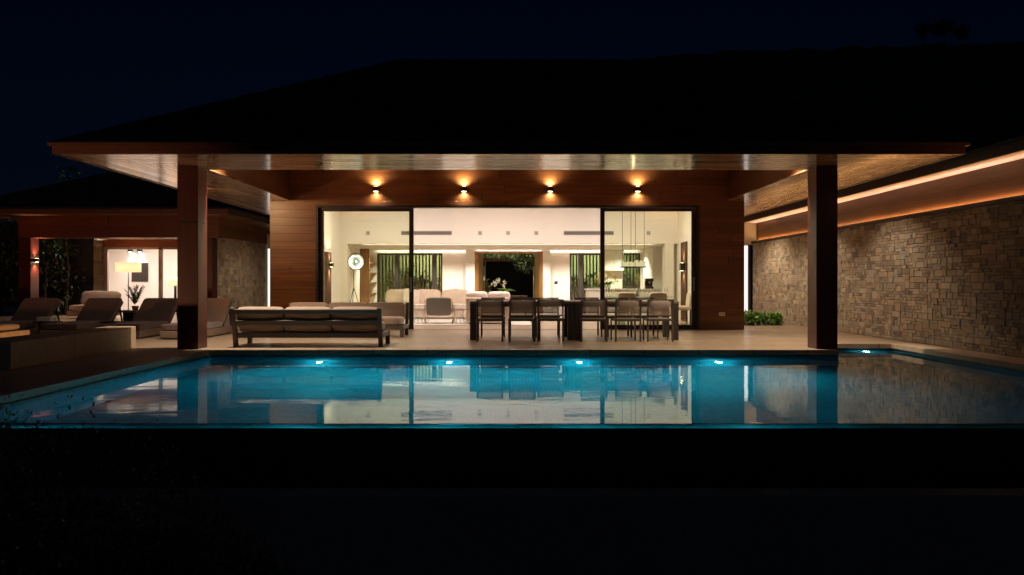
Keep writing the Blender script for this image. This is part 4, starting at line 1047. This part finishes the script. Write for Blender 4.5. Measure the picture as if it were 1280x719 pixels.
# =================================================================== LIGHT
# living room ceiling
for i, x in enumerate((-3.2, 0, 3.2)): area('living_ceiling_light', (x, 20.4, 3.84), 1.6, 1.2, 145, (1, .86, .785))
for x in (-4.2, -2.4, -.7, .7, 2.4, 4.1):
    spot('rear_downlight', (x, 26.4, 2.28), (x, 26.7, 0), 245, (1, .90, .78), 140, .5, .05)
for x0, x1 in ((-4.8, -1.3), (1.3, 4.7)):
    area('window_cove_light', ((x0 + x1) / 2, 27.86, 2.215), x1 - x0, .04, 11, (1, .88, .76), (R(168), 0, 0))
area('entrance_cove_light', (0, 27.7, 2.268), 2.3, .03, 5, (1, .88, .76), (R(160), 0, 0))
area('bulkhead_cove_light', (0, 23.45, 2.16), 9.0, .08, 20, (1, .89, .70), (R(122), 0, 0), 56)
# terrace recess downlights
for x, pw in ((-4.6, 1000), (4.6, 800), (-1.6, 55), (1.6, 55)):
    spot('terrace_downlight', (x, 13.42, 3.88), (x, 13.42, 0), pw, (1, .80, .60), 104, .7, .04)
for x, pw in ((-3.4, 48), (0, 34), (3.4, 26)):
    spot('terrace_downlight', (x, 16.6, 3.88), (x, 16.6, 0), pw, (1, .78, .55), 110, .6, .05)
# side soffits
for x, y, pw in ((6.05, 15.0, 120), (6.05, 18.4, 190), (6.05, 21.6, 250)):
    spot('soffit_down_and_fill', (x, y, 3.04), (x + .55, y, 0), pw, (1, .81, .60), 120, .6, .03)
for x, y, pw in ((-6.2, 19.5, 60), (-6.2, 24.5, 110)):
    spot('soffit_down_and_fill', (x, y, 3.04), (x - .1, y, 0), pw, (1, .80, .60), 150, .6, .03)  # fill added to brighten the pavilion stone wall, no fitting here
spot('soffit_down_and_fill', (-6.5, 14.6, 3.04), (-9.2, 17.2, 0), 42, (1, .78, .6), 95, .7, .03)  # weak fill added for the lounger backs
spot('soffit_down_and_fill', (-6.35, 15.6, 3.03), (-5.2, 18.2, 1.3), 185, (1, .58, .27), 100, .7, .03)  # orange fill added to brighten the facade at the sofa end
# pavilion
area('pavilion_room_light', (-13.2, 27.7, 2.89), 1.6, .5, 165, (1, .88, .83))
area('pavilion_room_light', (-10.8, 28.2, 2.89), 1.5, .6, 62, (1, .84, .74))
spot('pavilion_downlight', (-12.9, 24.6, 2.6), (-12.9, 24.4, 0), 160, (1, .75, .55), 120, .6, .04)
spot('pavilion_downlight', (-10.4, 24.2, 2.6), (-10.4, 24.0, 0), 160, (1, .75, .55), 120, .6, .04)
# courtyard
area('courtyard_light', (-3.5, 33.2, 3.0), 2.5, .6, 110, (1, .95, .62))
area('courtyard_light', (3.8, 33.2, 3.0), 2.5, .6, 110, (.95, 1, .62))
area('porch_light', (0, 30.9, 2.95), 1.8, .5, 32, (1, .85, .6))
# garden flood low in the planting on the near left side
spot('garden_flood', (-13, 3, -.5), (-8.4, 20, 2.6), 1350, (1, .44, .21), 64, .35, .08)
area('bench_led', (-7.02, 11.7, .22), .05, 3.2, 9, (1, .48, .18), (0, R(90), 0), 150)
spot('tree_uplight', (-28.9, 46.5, -1.2), (-28.6, 50, 8), 1500, (.8, 1, .8), 40, .7, .1)
# moon
sd = bpy.data.lights.new('moon', 'SUN'); sd.energy = .03; sd.angle = R(.5); sd.color = (.7, .8, 1)
so = bpy.data.objects.new('moon', sd); COL.objects.link(so); so.rotation_euler = (R(40), R(-20), R(0))

# world: last blue of dusk
wd = bpy.data.worlds.new('World'); S.world = wd; wd.use_nodes = True
nt = wd.node_tree; nt.nodes.clear()
wo = nt.nodes.new('ShaderNodeOutputWorld'); bg = nt.nodes.new('ShaderNodeBackground'); sk = nt.nodes.new('ShaderNodeTexSky')
sk.sky_type = 'NISHITA'; sk.sun_disc = False; sk.sun_elevation = R(12); sk.sun_rotation = R(180)
mx = nt.nodes.new('ShaderNodeMix'); mx.data_type = 'RGBA'; mx.blend_type = 'MULTIPLY'; mx.inputs[0].default_value = 1
mx.inputs[7].default_value = (.13, .36, 1.0, 1)
nt.links.new(sk.outputs[0], mx.inputs[6]); nt.links.new(mx.outputs[2], bg.inputs[0]); bg.inputs[1].default_value = .0011
nt.links.new(bg.outputs[0], wo.inputs[0])

# =================================================================== CAMERA
cd = bpy.data.cameras.new('camera'); cam = bpy.data.objects.new('camera', cd); COL.objects.link(cam)
cam.location = (0, 0, 1.10); cam.rotation_euler = (R(90), 0, 0)
cd.sensor_width = 36; cd.lens = 27.0; cd.shift_x = 4 / 1280; cd.shift_y = -5.2 / 1280
cd.clip_start = .05; cd.clip_end = 2000
S.camera = cam
S.view_settings.view_transform = 'Standard'; S.view_settings.look = 'None'; S.view_settings.exposure = 0; S.view_settings.gamma = 1
S.cycles.use_denoising = True
try: S.cycles.denoiser = 'OPENIMAGEDENOISE'
except Exception: pass
S.cycles.max_bounces = 8; S.cycles.transparent_max_bounces = 16; S.cycles.sample_clamp_indirect = 4; S.cycles.caustics_reflective = False; S.cycles.caustics_refractive = False
for o in bpy.data.objects:
    if '_base' in o: del o['_base']
